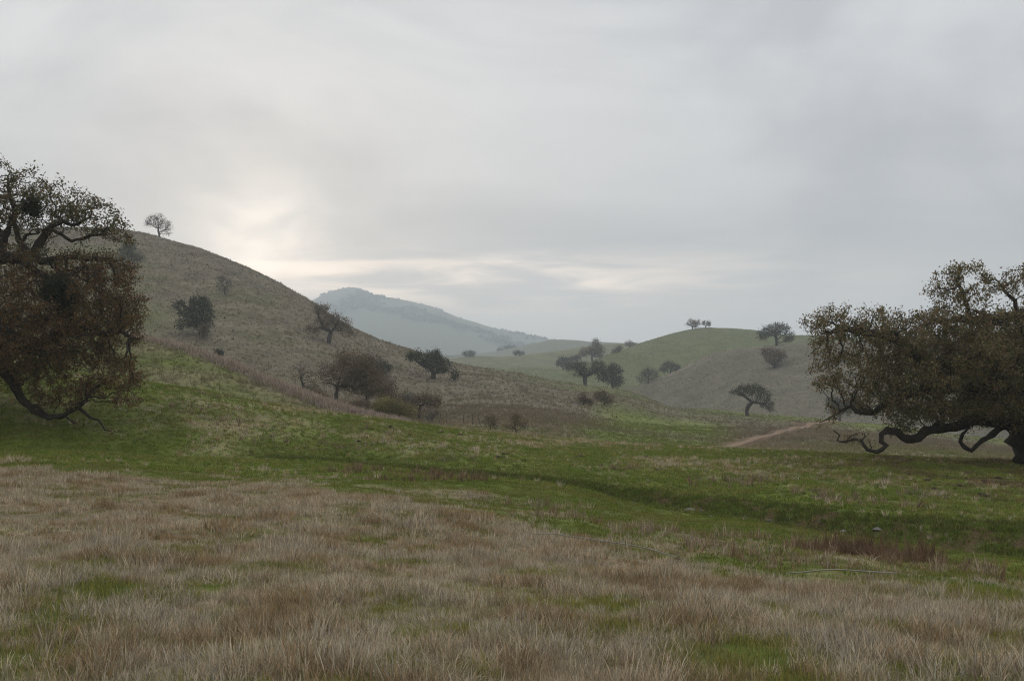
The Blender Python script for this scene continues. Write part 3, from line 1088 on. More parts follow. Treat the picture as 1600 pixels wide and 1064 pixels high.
mid('oak_sapling', 'sparse small oak high on the left hillside', (352, 462, None), [(351, 454)],
    [(345, 436, 8, 6), (357, 442, 9, 7), (350, 450, 12, 9, 0.6)], 34, pal='grey', cat='tree', leaves=900, natt=260, r_base=0.12)
mid('shrub', 'dark shrub below the crest beside the left oak', (206, 408, None), [(206, 398)],
    [(200, 390, 16, 13), (214, 402, 12, 11), (192, 404, 10, 10)], 35, pal='dark', leaves=3200, natt=400, r_base=0.12)
mid('shrub', 'small dark shrub at the edge of the left spur', (341, 561, None), [(341, 556)], [(341, 553, 8, 6)], 36, pal='dark', leaves=900, natt=120, r_base=0.06, D=0.2)
mid('oak_tree', 'leaning two-headed oak standing on the hill slope', (514, 537, None), [(515, 526), (516, 518)],
    [(502, 482, 15, 9, 1.3), (512, 503, 20, 11), (535, 508, 15, 15, 1.3), (545, 518, 10, 10), (490, 514, 14, 7, 0.9), (480, 512, 8, 4, 0.6), (524, 498, 12, 9)], 37, pal='brown', gap=-0.4,
    leaves=3800, natt=900, r_base=0.36, lsize=0.19,
    limbs=[([(516, 518), (506, 512), (492, 514), (482, 513)], 0.12, 0.03), ([(514, 522), (524, 510), (530, 498)], 0.2, 0.06), ([(506, 512), (499, 498), (496, 488), (500, 480)], 0.14, 0.04)])
mid('oak_tree', 'dense spreading oak leaning left on the lower hill slope', (677, 592, None), [(677, 583), (675, 576)],
    [(648, 556, 14, 9, 1.3), (662, 564, 12, 9), (680, 560, 17, 12, 1.4), (692, 572, 15, 12, 1.3), (710, 585, 9, 9, 1.1), (675, 572, 16, 9)], 38, pal='dark', leaves=5200, natt=800,
    r_base=0.34, lsize=0.21, limbs=[([(676, 578), (668, 571), (658, 570), (648, 562)], 0.16, 0.05)])
mid('oak_tree', 'tallest oak of the gully thicket with a slim dark trunk', (524, 642, 108), [(525, 622), (527, 604), (530, 594)],
    [(540, 560, 20, 15, 1.1), (560, 575, 26, 24, 1.1), (520, 580, 22, 16, 0.8), (548, 596, 26, 18), (580, 600, 22, 20), (508, 598, 12, 8, 0.6)], 39, pal='brown', gap=-0.28, clump=1.2, leaves=8200, natt=1000,
    D=0.24, r_base=0.17, r_tip=0.014, lsize=0.13, spread=0.6,
    limbs=[([(527, 606), (520, 600), (512, 598)], 0.06, 0.03), ([(528, 606), (545, 602), (556, 608)], 0.07, 0.03)])
mid('oak_tree', 'dark oak standing right of the thicket oak with the slim trunk', (574, 645, 112), [(574, 630), (573, 612)],
    [(566, 566, 16, 14, 1.1), (582, 584, 20, 18, 1.2), (558, 588, 16, 16), (600, 600, 16, 16, 1.1), (578, 608, 22, 12)], 45, pal='brown', leaves=5200, natt=800, D=0.24, r_base=0.16, r_tip=0.014, lsize=0.13, spread=0.6, gap=-0.28, clump=1.2)
mid('bare_tree', 'almost leafless twisted tree left of the gully thicket', (476, 620, 112), [(474, 604), (470, 590)],
    [(466, 575, 9, 9), (478, 590, 16, 12), (495, 588, 12, 9), (488, 606, 14, 9)], 40, pal='brown', cat='tree', leaves=1300, natt=420, D=0.2, r_base=0.13, r_tip=0.013, lsize=0.11)
mid('oak_tree', 'small dark-hearted oak behind the gully thicket', (592, 592, None), [(592, 584)],
    [(592, 572, 10, 10, 1.2), (602, 578, 10, 11), (586, 566, 7, 7)], 41, pal='dark', leaves=2200, natt=320, r_base=0.14, lsize=0.18)
for q, (lab, b, lb, pal) in enumerate([
    ('reddish brown brush in the middle of the gully thicket', (606, 648, 118), [(604, 618, 18, 12), (622, 622, 16, 11)], 'brown'),
    ('dusky brush at the foot of the two thicket oaks', (560, 650, 104), [(562, 636, 18, 9), (582, 642, 14, 8)], 'brown'),
    ('brown brush on the right side of the gully thicket', (642, 650, 118), [(642, 628, 13, 11), (634, 636, 14, 9)], 'grey'),
    ('low brown brush between bare tree and thicket oak', (496, 634, 104), [(494, 622, 14, 7), (506, 627, 10, 6)], 'brown'),
]):
    mid('brush', lab, b, [(b[0], b[1] - 12)], lb, 50 + q, pal=pal, gap=-0.2, clump=0.8, leaves=3200, natt=520, D=0.2, r_base=0.08, r_tip=0.012, lsize=0.12, spread=0.7)
mid('olive_bush', 'rounded olive-yellow bush in front of the gully thicket', (612, 664, 98), [(612, 652)],
    [(606, 637, 24, 14, 1.2), (632, 644, 20, 12, 1.2), (590, 643, 14, 10)], 60, gap=-0.5, pal='yellow', leaves=7200, natt=500, D=0.18, r_base=0.06, r_tip=0.012, lsize=0.11, spread=0.7)
mid('bare_tree', 'open spreading tree at the right end of the gully thicket', (654, 652, 104), [(655, 642), (656, 634)],
    [(668, 622, 20, 9), (650, 626, 12, 9, 0.7), (682, 634, 10, 10, 0.8), (664, 640, 14, 10, 0.5)], 61, pal='brown', cat='tree', leaves=2300, natt=420, D=0.2, r_base=0.12, r_tip=0.013, lsize=0.11,
    limbs=[([(656, 634), (664, 630), (676, 632)], 0.05, 0.02)])
mid('brush', 'low grey brush beside the old fence posts', (676, 658, 102), [(676, 654)], [(676, 647, 12, 8), (664, 652, 9, 6)], 62, pal='grey', leaves=1500, natt=200, D=0.18, r_base=0.05, r_tip=0.012, lsize=0.10)
mid('dead_shrub', 'wiry dead shrub behind the green brow, left of a pair', (766, 672, 84), [(766, 666)], [(762, 656, 11, 9), (772, 661, 9, 8)], 63, pal='brown', leaves=900, natt=300, D=0.15, r_base=0.04, r_tip=0.009, lsize=0.08)
mid('dead_shrub', 'wiry dead shrub behind the green brow, right of a pair', (806, 678, 82), [(806, 672)], [(806, 656, 10, 13), (818, 664, 8, 9), (796, 666, 8, 7)], 64, pal='brown', leaves=1200, natt=380, D=0.15,
    r_base=0.05, r_tip=0.009, lsize=0.08)
mid('oak_tree', 'forked dark oak with hanging foliage in the centre of the valley', (915, 601, 262), [(914, 592), (912, 586)],
    [(890, 572, 9, 8, 1.2), (906, 573, 13, 10, 1.3), (916, 582, 12, 9, 0.8), (935, 576, 13, 13, 1.4), (940, 588, 8, 10, 1.2), (902, 584, 8, 8)], 65, pal='dark', leaves=4600, natt=800, D=0.34,
    r_base=0.42, r_tip=0.028, lsize=0.24, limbs=[([(913, 589), (905, 580), (900, 574)], 0.2, 0.06), ([(914, 590), (925, 582), (934, 577)], 0.2, 0.06)])
mid('oak_tree', 'tall dark tree just behind the forked valley oak', (957, 606, 298), [(957, 596)],
    [(955, 580, 12, 12), (962, 592, 11, 11), (948, 590, 9, 12), (964, 578, 8, 8)], 66, pal='dark', leaves=3000, natt=420, D=0.5, r_base=0.3, r_tip=0.04, lsize=0.36)
mid('shrub', 'brown shrub on the green slope below the valley oak', (944, 634, None), [(944, 627)], [(940, 618, 12, 9), (952, 624, 10, 7)], 67, pal='brown', leaves=1700, natt=300, D=0.22, r_base=0.08, lsize=0.15)
mid('shrub', 'low brown shrub left of the one below the valley oak', (912, 633, None), [(912, 628)], [(911, 622, 9, 8), (920, 627, 8, 5)], 68, pal='brown', leaves=1100, natt=200, D=0.22, r_base=0.06, lsize=0.15)
mid('oak_tree', 'bulky two-storey oak clump on the valley skyline', (925, 564, 484), [(925, 556)],
    [(931, 537, 9, 8, 1.1), (928, 548, 15, 9, 1.3), (914, 550, 9, 8), (936, 553, 9, 8)], 69, pal='brown', leaves=3600, natt=420, D=0.6, r_base=0.4, r_tip=0.05, lsize=0.42)
mid('oak_tree', 'hazy grey oak left of the skyline clump', (880, 577, 470), [(880, 571)], [(880, 564, 10, 8), (874, 568, 7, 6), (890, 567, 8, 6)], 70, pal='dark', leaves=1700, natt=260, D=0.5, r_base=0.3, r_tip=0.05, lsize=0.4)
mid('shrub', 'dark scrub between grey oak and skyline clump', (902, 566, 479), [(902, 562)], [(902, 559, 8, 5), (894, 560, 6, 4)], 71, pal='dark', leaves=900, natt=140, D=0.5, r_base=0.2, r_tip=0.05, lsize=0.4)
mid('oak_tree', 'tiny umbrella-shaped oak on the far ridge below the mountain', (733, 561, 660), [(733, 556)], [(729, 552, 6, 3.5), (738, 553, 6, 3.5), (733, 551, 5, 3)], 72, pal='dark', leaves=1100, natt=160, D=0.7, r_base=0.4,
    r_tip=0.07, lsize=0.5)
mid('oak_tree', 'small flat oak on the far ridge, centre left of the skyline', (812, 557, 680), [(812, 554)], [(809, 551.5, 7, 3), (816, 552.5, 4, 2.6)], 73, pal='dark', leaves=900, natt=140, D=0.7, r_base=0.4, r_tip=0.07, lsize=0.5)
mid('oak_tree', 'faint blue oak on the low ridge under the mountain slope', (796, 551, 1300), [(796, 548)], [(794, 544, 8, 4), (803, 543, 6, 4)], 74, pal='dark', leaves=900, natt=140, D=1.2, r_base=0.6, r_tip=0.12, lsize=1.0)
mid('oak_tree', 'faint small tree at the left end of the low blue ridge', (781, 553, 1300), [(781, 550)], [(781, 547, 4, 3.5)], 75, pal='dark', leaves=500, natt=90, D=1.2, r_base=0.5, r_tip=0.12, lsize=1.0)
mid('shrub', 'flat-topped shrub on the ridge left of the right hill', (984, 541, 700), [(984, 539)], [(981, 537, 6, 4), (991, 538, 5, 3)], 76, pal='brown', leaves=900, natt=140, D=0.7, r_base=0.3, r_tip=0.07, lsize=0.5)
mid('shrub', 'small shrub just under the ridge left of the right hill', (966, 551, None), [(966, 547)], [(966, 545, 6, 3), (959, 548, 4, 2.5)], 77, pal='brown', leaves=600, natt=100, D=0.6, r_base=0.2, r_tip=0.06, lsize=0.45)
mid('oak_tree', 'left oak of the pair on top of the right hill', (1082, 517, 528), [(1082, 511)], [(1077, 506, 6, 5), (1087, 506, 8, 5.5), (1080, 503, 6, 4)], 78, pal='brown', leaves=1300, natt=260, D=0.45, r_base=0.3, r_tip=0.04, lsize=0.36)
mid('oak_tree', 'right oak of the pair on top of the right hill', (1103, 513, 532), [(1103, 509)], [(1100, 505, 5, 4), (1107, 505, 4.5, 4.5)], 79, pal='brown', leaves=800, natt=180, D=0.45, r_base=0.25, r_tip=0.04, lsize=0.34)
mid('oak_tree', 'round greyish oak beside the foot of the right spur', (1013, 603, 336), [(1013, 594)], [(1013, 582, 14, 9, 1.2), (1003, 590, 9, 8), (1024, 587, 9, 9)], 80, pal='grey', leaves=2400, natt=500, D=0.4, r_base=0.26,
    r_tip=0.03, lsize=0.26)
mid('oak_tree', 'dark domed oak half hidden behind the right spur', (1048, 586, 400), [(1048, 578)], [(1046, 570, 12, 7), (1056, 575, 10, 6), (1038, 576, 8, 7)], 81, pal='dark', leaves=2600, natt=400, D=0.45, r_base=0.28, r_tip=0.04, lsize=0.3)
mid('oak_tree', 'wide oak on the shoulder of the right hill, upper of two', (1213, 541, 331), [(1213, 532), (1212, 526)], [(1204, 516, 16, 9, 1.1), (1220, 514, 15, 9, 1.1), (1232, 526, 12, 9), (1192, 524, 9, 7), (1212, 508, 10, 5)], 82,
    pal='dark', leaves=3600, natt=600, D=0.5, r_base=0.4, r_tip=0.04, lsize=0.32)
mid('oak_tree', 'rounded oak below the wide one on the right hill', (1210, 575, None), [(1210, 566)], [(1204, 552, 14, 9), (1218, 556, 13, 10), (1208, 562, 16, 8), (1196, 550, 8, 6)], 83, pal='brown', leaves=3200, natt=520, D=0.42,
    r_base=0.3, r_tip=0.035, lsize=0.28)
mid('oak_tree', 'leaning oak with a bent bare trunk above the dirt road', (1168, 650, None), [(1167, 642), (1170, 634), (1176, 628)],
    [(1160, 610, 17, 9, 1.1), (1178, 608, 16, 9, 1.1), (1192, 618, 14, 11, 1.2), (1204, 634, 9, 12, 1.1), (1196, 632, 10, 9), (1148, 612, 8, 6, 0.8)], 84, pal='dark', leaves=3400, natt=760, D=0.26, r_base=0.32, r_tip=0.02,
    lsize=0.18, limbs=[([(1176, 628), (1164, 620), (1154, 614)], 0.12, 0.04), ([(1176, 628), (1188, 630), (1200, 634)], 0.12, 0.04)])
mid('oak_tree', 'dusky tree seen behind the right oak above the road', (1312, 660, 230), [(1312, 648)], [(1304, 632, 16, 14), (1322, 636, 16, 13), (1334, 628, 12, 12)], 85, pal='dark', leaves=3000, natt=420, D=0.36, r_base=0.25, r_tip=0.03, lsize=0.24)

# ---- woods on the mountain: one far mass
rw = np.random.RandomState(91)
cx_, cy_ = rw.uniform(-700, 350, 26000), rw.uniform(2100, 3050, 26000)
wd = fbm(cx_, cy_, 260, 5)
keep = wd > 0.12 + 0.25 * rw.rand(len(wd))
ridge_px = rw.uniform(500, 690, 130)
Yr = survey(ridge_px)[0][:, 20] + rw.uniform(-30, 5, 130)
tx = np.concatenate([cx_[keep][:1500], X_at(ridge_px, Yr)])
ty = np.concatenate([cy_[keep][:1500], Yr])
tz = gz(tx, ty)
nq = 34
sz = np.concatenate([rw.uniform(3.0, 6.5, len(tx) - 130), rw.uniform(4.5, 9.0, 130)])
off = rw.normal(size=(len(tx), nq, 3))
off /= np.linalg.norm(off, axis=2)[:, :, None]
cen = np.stack([tx, ty, tz], 1)[:, None, :] + off * (sz[:, None, None] * np.array([1.0, 1.0, 0.7])) * rw.rand(len(tx), nq, 1) ** 0.4 + np.array([0, 0, 1]) * (sz * 0.55)[:, None, None]
cen = cen.reshape(-1, 3)
woods = leaf_mesh('distant_woods', cen, 3.4, leaf_cols('dark', len(cen), rw), M_leaf, None, rw, aspect=0.9)
tag(woods, 'dark woods scattered over the far hazy mountain', 'woods', kind='stuff')

# ------------------------------------------------------------------ grass
def tuft(name, nb, hmin, hmax, width, spread, lean, segs, rng, flat=0.0):
    """one tuft: bent tapering blades from a common root patch"""
    V, Fc, S = [], [], []
    for b_ in range(nb):
        a_ = rng.rand() * 2 * np.pi
        rr_ = spread * math.sqrt(rng.rand())
        root_ = np.array([math.cos(a_) * rr_, math.sin(a_) * rr_, -0.04])
        h = rng.uniform(hmin, hmax)
        if rng.rand() < 0.12:
            h *= 1.35
        la = a_ + rng.normal() * 1.0
        ln = lean * rng.rand() ** 0.7 + flat * rng.rand()
        out = np.array([math.cos(la), math.sin(la), 0])
        sa = rng.rand() * np.pi
        side = np.array([math.cos(sa), math.sin(sa), 0])
        sh = rng.uniform(0.50, 1.42) if segs > 1 else rng.uniform(0.85, 1.18)
        warm = rng.uniform(-0.08, 0.10)
        n0 = len(V)
        ww = width * rng.uniform(0.7, 1.3)
        for q in range(segs + 1):
            t = q / segs
            p = root_ + np.array([0, 0, (h + 0.04) * (t - 0.45 * ln * t * t)]) + out * h * ln * (0.25 * t + 0.85 * t * t)
            if q < segs:
                V += [p - side * ww * 0.5 * (1 - 0.6 * t), p + side * ww * 0.5 * (1 - 0.6 * t)]
                S += [(sh * (1 + warm), sh, sh * (1 - warm))] * 2
            else:
                V.append(p)
                S.append((sh * (1 + warm) * 1.08, sh * 1.06, sh * (1 - warm)))
        for q in range(segs - 1):
            Fc.append((n0 + 2 * q, n0 + 2 * q + 1, n0 + 2 * q + 3, n0 + 2 * q + 2))
        q = segs - 1
        Fc.append((n0 + 2 * q, n0 + 2 * q + 1, n0 + 2 * q + 2))
    me = bpy.data.meshes.new(name)
    me.from_pydata([tuple(v_) for v_ in V], [], Fc)
    me.materials.append(M_blade)
    o = bpy.data.objects.new(name, me)
    set_col(o, 'shade', np.array(S))
    return o


def scatter(name, label, cat, protos, pts, rot, scl, kind, tint):
    """one object whose points carry the tufts"""
    coll = bpy.data.collections.new(name + '_tufts')
    for p in protos:
        coll.objects.link(p)
    me = bpy.data.meshes.new(name)
    n = len(pts)
    me.vertices.add(n)
    me.vertices.foreach_set('co', np.asarray(pts, np.float32).ravel())

    def at(nm, typ, key, arr):
        a_ = me.attributes.new(nm, typ, 'POINT')
        a_.data.foreach_set(key, np.ascontiguousarray(arr).ravel())
    at('rot', 'FLOAT_VECTOR', 'vector', rot.astype(np.float32))
    at('scl', 'FLOAT_VECTOR', 'vector', scl.astype(np.float32))
    at('kind', 'INT', 'value', kind.astype(np.int32))
    c4 = np.ones((n, 4), np.float32)
    c4[:, :3] = tint
    at('tint', 'FLOAT_COLOR', 'color', c4)
    me.materials.append(M_blade)
    o = bpy.data.objects.new(name, me)
    COL.objects.link(o)
    g = bpy.data.node_groups.new(name + '_scatter', 'GeometryNodeTree')
    g.interface.new_socket('Geometry', in_out='INPUT', socket_type='NodeSocketGeometry')
    g.interface.new_socket('Geometry', in_out='OUTPUT', socket_type='NodeSocketGeometry')
    N = g.nodes.new
    gi, go = N('NodeGroupInput'), N('NodeGroupOutput')
    ci = N('GeometryNodeCollectionInfo')
    ci.inputs['Collection'].default_value = coll
    ci.inputs['Separate Children'].default_value = True
    ci.inputs['Reset Children'].default_value = True
    io = N('GeometryNodeInstanceOnPoints')
    io.inputs['Pick Instance'].default_value = True

    def na(nm, typ):
        q = N('GeometryNodeInputNamedAttribute')
        q.data_type = typ
        q.inputs['Name'].default_value = nm
        return q.outputs['Attribute']
    L = g.links.new
    L(gi.outputs[0], io.inputs['Points'])
    L(ci.outputs[0], io.inputs['Instance'])
    L(na('kind', 'INT'), io.inputs['Instance Index'])
    er = N('FunctionNodeEulerToRotation')
    L(na('rot', 'FLOAT_VECTOR'), er.inputs[0])
    L(er.outputs[0], io.inputs['Rotation'])
    L(na('scl', 'FLOAT_VECTOR'), io.inputs['Scale'])
    L(io.outputs[0], go.inputs[0])
    md = o.modifiers.new('tufts', 'NODES')
    md.node_group = g
    tag(o, label, cat, kind='stuff')
    return o


rg = np.random.RandomState(77)


def field_pts(Y0, Y1, dens, pxa=-170, pxb=1770):
    area = (pxb - pxa) / F * (Y1**2 - Y0**2) / 2
    n = int(area * dens)
    Y = np.sqrt(rg.uniform(Y0**2, Y1**2, n))
    px = rg.uniform(pxa, pxb, n)
    x = X_at(px, Y)
    z = gz(x, Y)
    u = sample(U, x, Y)
    dry, c = cover(x, Y, u, px)
    return x, Y, z, u, px, dry, c


def protos_for(tagname, wid, nb, segs, hs=1.0):
    """three dry, one matted, two green, in this (alphabetical) order"""
    r_ = np.random.RandomState(len(tagname) * 13 + nb)
    return [
        tuft(tagname + '_a_dry', nb, 0.16 * hs, 0.34 * hs, wid, 0.10, 0.55, segs, r_),
        tuft(tagname + '_b_dry', nb, 0.12 * hs, 0.26 * hs, wid, 0.12, 0.9, segs, r_),
        tuft(tagname + '_c_dry', int(nb * 0.8), 0.22 * hs, 0.40 * hs, wid, 0.08, 0.45, segs, r_),
        tuft(tagname + '_d_mat', nb, 0.10 * hs, 0.22 * hs, wid, 0.14, 1.3, segs, r_, 0.5),
        tuft(tagname + '_e_green', int(nb * 1.1), 0.06 * hs, 0.13 * hs, wid, 0.12, 0.8, segs, r_),
        tuft(tagname + '_f_green', int(nb * 1.1), 0.08 * hs, 0.17 * hs, wid, 0.12, 0.7, segs, r_),
    ]


def lay(name, label, cat, Y0, Y1, dens, protos, gscale=1.0, dscale=1.0, gfrac=0.8, maxu=99, minu=-1, dry_bias=0.0, orY=1e9):
    x, y, z, u, px, dry, c = field_pts(Y0, Y1, dens)
    n = len(x)
    patch = fbm(x + 9, y - 4, 0.9, 3)
    isdry = rg.rand(n) < np.clip(dry * 1.15 - 0.08 + dry_bias + 0.22 * patch, 0, 1)
    keep = (u < maxu) & ((u > minu) | (y > orY)) & (isdry | (rg.rand(n) < gfrac)) & (road_dist(x, y) > 1.3 if Y1 > 60 else True) & ~((u > 3.45) & (u < 4.97) & (px > 430) & (rg.rand(n) < 0.30 + 0.25 * sstep(px, 850, 1000)))
    x, y, z, u, px, dry, c, isdry, patch = [q[keep] for q in (x, y, z, u, px, dry, c, isdry, patch)]
    n = len(x)
    kind = np.where(isdry, rg.choice([0, 0, 1, 1, 2, 3], n), rg.choice([4, 5], n))
    # height of the stand wanders from patch to patch
    hgt = np.clip(0.82 + 0.60 * fbm(x, y, 1.1, 3) + 0.25 * fbm(x, y, 5.0, 2), 0.35, 1.65)
    bank = sstep(u, 2.02, 2.3) * (1 - sstep(u, 6.3, 7.0))
    s_ = rg.uniform(0.75, 1.25, n) * np.where(isdry, hgt * dscale * (1 - 0.40 * bank), gscale)
    scl = np.stack([s_ * rg.uniform(0.9, 1.2, n), s_ * rg.uniform(0.9, 1.2, n), s_], 1)
    rot = np.stack([rg.normal(size=n) * 0.12, rg.normal(size=n) * 0.12, rg.rand(n) * 6.283], 1)
    dcol = np.array([[0.350, 0.258, 0.150], [0.500, 0.414, 0.296], [0.425, 0.342, 0.230], [0.560, 0.478, 0.360], [0.465, 0.402, 0.305]])
    gcol = np.array([[0.185, 0.225, 0.040], [0.150, 0.205, 0.036], [0.265, 0.255, 0.068], [0.215, 0.215, 0.055]])
    # neighbours share a tone
    ph = np.clip((fbm(x - 3, y + 8, 1.1, 3) * 0.9 + 0.5 + 0.18 * rg.normal(size=n)) * 5, 0, 4.99).astype(int)
    pg = np.clip((fbm(x + 13, y + 2, 2.5, 3) * 0.8 + 0.5 + 0.2 * rg.normal(size=n)) * 4, 0, 3.99).astype(int)
    tint = np.where(isdry[:, None], dcol[ph], gcol[pg]) * rg.uniform(0.82, 1.15, (n, 1))
    fld = (1 - sstep(u, 1.9, 2.3))[:, None] * (~isdry)[:, None]
    tint = tint * (1 - 0.55 * fld) + np.array([0.245, 0.225, 0.075]) * 0.55 * fld
    mud_shade = mud_shade_mask(x, y)[:, None]  # tufts here go earth-brown, carrying the oak's shade in their tint
    tint = tint * (1 - 0.65 * mud_shade) + SOIL * 1.1 * 0.65 * mud_shade
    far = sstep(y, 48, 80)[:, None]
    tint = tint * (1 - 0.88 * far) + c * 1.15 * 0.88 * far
    return scatter(name, label, cat, protos, np.stack([x, y, z], 1), rot, scl, kind, tint)


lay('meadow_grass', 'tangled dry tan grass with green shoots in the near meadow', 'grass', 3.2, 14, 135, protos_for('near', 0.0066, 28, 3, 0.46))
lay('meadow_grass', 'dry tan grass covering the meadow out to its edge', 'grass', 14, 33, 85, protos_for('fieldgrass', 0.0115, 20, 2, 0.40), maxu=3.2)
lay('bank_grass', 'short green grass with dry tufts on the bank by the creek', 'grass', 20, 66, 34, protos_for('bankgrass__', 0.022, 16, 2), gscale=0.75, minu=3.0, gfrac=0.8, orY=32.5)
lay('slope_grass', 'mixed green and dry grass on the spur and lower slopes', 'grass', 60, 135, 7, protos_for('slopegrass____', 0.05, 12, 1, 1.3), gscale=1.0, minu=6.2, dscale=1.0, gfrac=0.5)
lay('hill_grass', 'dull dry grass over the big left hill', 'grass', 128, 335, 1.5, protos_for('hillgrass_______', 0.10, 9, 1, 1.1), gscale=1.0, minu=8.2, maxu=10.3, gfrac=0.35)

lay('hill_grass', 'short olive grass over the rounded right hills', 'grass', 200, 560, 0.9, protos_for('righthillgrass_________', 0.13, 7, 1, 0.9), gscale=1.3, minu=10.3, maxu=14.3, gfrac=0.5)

# lush grass crowding the creek cut, tinted darker for the steep bank's shade
cp = rg.uniform(400, 1790, 15000)
cu = rg.uniform(3.15, 5.12, len(cp))
Ysv = survey(cp)[0]
ci_ = np.floor(cu).astype(int)
cf = cu - ci_
rows = np.arange(len(cp))
cY = Ysv[rows, ci_] * (1 - cf) + Ysv[rows, ci_ + 1] * cf
cX = X_at(cp, cY)
n = len(cp)
bare = fbm(cX, cY + 3, 0.8, 4) > 0.12
kp = ~(bare & (cu > 3.9) & (cp > 980) & (rg.rand(n) < 0.75))
cX, cY, n = cX[kp], cY[kp], int(kp.sum())
scatter('creek_grass', 'lush green grass crowding the narrow creek cut, darkened for its shade', 'grass', protos_for('creekgrass____________', 0.016, 20, 2, 0.62), np.stack([cX, cY, gz(cX, cY)], 1),
        np.stack([rg.normal(size=n) * 0.3, rg.normal(size=n) * 0.3, rg.rand(n) * 6.28], 1), np.repeat(rg.uniform(0.6, 1.25, n)[:, None], 3, 1),
        rg.choice([4, 5, 5, 3], n), np.array([[0.125, 0.170, 0.036], [0.15, 0.195, 0.038], [0.19, 0.180, 0.060]])[rg.randint(0, 3, n)] * rg.uniform(0.8, 1.2, (n, 1)))

# pale rank grass along the crest of the left spur
sp_px = rg.uniform(170, 640, 5200)
Ysp = survey(sp_px)[0][:, 8] + rg.normal(size=len(sp_px)) * 2.2 - 1.0
xs_, ys_ = X_at(sp_px, Ysp), Ysp
n = len(xs_)
scatter('rank_grass', 'pale rank dry grass along the crest of the left spur', 'grass', protos_for('rankgrass_________', 0.045, 14, 2, 1.6), np.stack([xs_, ys_, gz(xs_, ys_)], 1),
        np.stack([rg.normal(size=n) * 0.1, rg.normal(size=n) * 0.1, rg.rand(n) * 6.28], 1), np.repeat(rg.uniform(0.6, 1.25, n)[:, None], 3, 1),
        rg.choice([0, 1, 2, 3], n), np.array([0.38, 0.31, 0.255]) * rg.uniform(0.8, 1.15, (n, 1)))

# ------------------------------------------------------------------ small things
def weed_patch(name, label, spots, tint, hs, n_each, seed, wid=0.012, nb=22):
    r_ = np.random.RandomState(seed)
    P_, T_ = [], []
    for (px, py, sx, sy) in spots:
        g = hit(px, py, 5)
        for _ in range(n_each):
            x = g.x + r_.normal() * sx
            y = g.y + r_.normal() * sy
            P_.append((x, y, float(gz(x, y))))
    P_ = np.array(P_)
    n = len(P_)
    T_ = np.array(tint)[r_.randint(0, len(tint), n)] * r_.uniform(0.75, 1.25, (n, 1))
    return scatter(name, label, 'weeds', protos_for(name + str(seed), wid, nb, 2, hs), P_, np.stack([r_.normal(size=n) * 0.15, r_.normal(size=n) * 0.15, r_.rand(n) * 6.28], 1),
                   np.repeat(r_.uniform(0.6, 1.2, n)[:, None], 3, 1), r_.choice([0, 1, 2, 3], n), T_)


weed_patch('brown_weeds', 'dark red-brown dead weeds beside the creek on the right', [(1330, 862, 0.5, 0.5), (1365, 868, 0.6, 0.5), (1400, 872, 0.5, 0.4), (1435, 878, 0.45, 0.4), (1300, 862, 0.35, 0.3)],
           [(0.19, 0.118, 0.075), (0.155, 0.095, 0.062), (0.23, 0.155, 0.10)], 1.1, 40, 201)
weed_patch('brown_weeds', 'scattered tan and brown tufts between meadow edge and creek',
           [(1180, 868, 0.5, 0.5), (1100, 855, 0.6, 0.4), (1040, 835, 0.5, 0.5), (1230, 880, 0.5, 0.4), (1500, 890, 0.6, 0.4), (1560, 900, 0.5, 0.4), (980, 822, 0.6, 0.5), (900, 808, 0.6, 0.5), (1280, 858, 0.5, 0.4), (1140, 838, 0.4, 0.3), (840, 790, 0.7, 0.5)],
           [(0.33, 0.25, 0.165), (0.26, 0.18, 0.11), (0.42, 0.34, 0.25)], 0.75, 22, 202)
weed_patch('brown_weeds', 'reddish weed clumps on the near creek bank in the centre',
           [(660, 742, 0.6, 0.4), (690, 744, 0.6, 0.4), (725, 748, 0.6, 0.4), (640, 752, 0.7, 0.5), (560, 738, 0.8, 0.5)], [(0.22, 0.14, 0.09), (0.17, 0.105, 0.07)], 1.0, 24, 203, 0.02, 16)
weed_patch('brown_weeds', 'dead tufts standing on the green bank beyond the creek',
           [(1150, 755, 0.9, 0.7), (1175, 752, 0.8, 0.6), (1130, 760, 0.8, 0.6), (1265, 770, 0.5, 0.4), (1310, 780, 0.5, 0.4), (960, 733, 0.4, 0.3), (1440, 775, 0.8, 0.5), (1380, 790, 0.8, 0.5), (350, 660, 0.5, 0.5), (530, 700, 0.7, 0.6),
            (330, 618, 0.6, 0.5), (420, 690, 0.8, 0.6), (300, 640, 0.6, 0.5), (580, 672, 0.9, 0.6), (700, 720, 0.8, 0.5)], [(0.27, 0.20, 0.135), (0.21, 0.14, 0.09), (0.30, 0.235, 0.165)], 0.9, 17, 204, 0.022, 14)

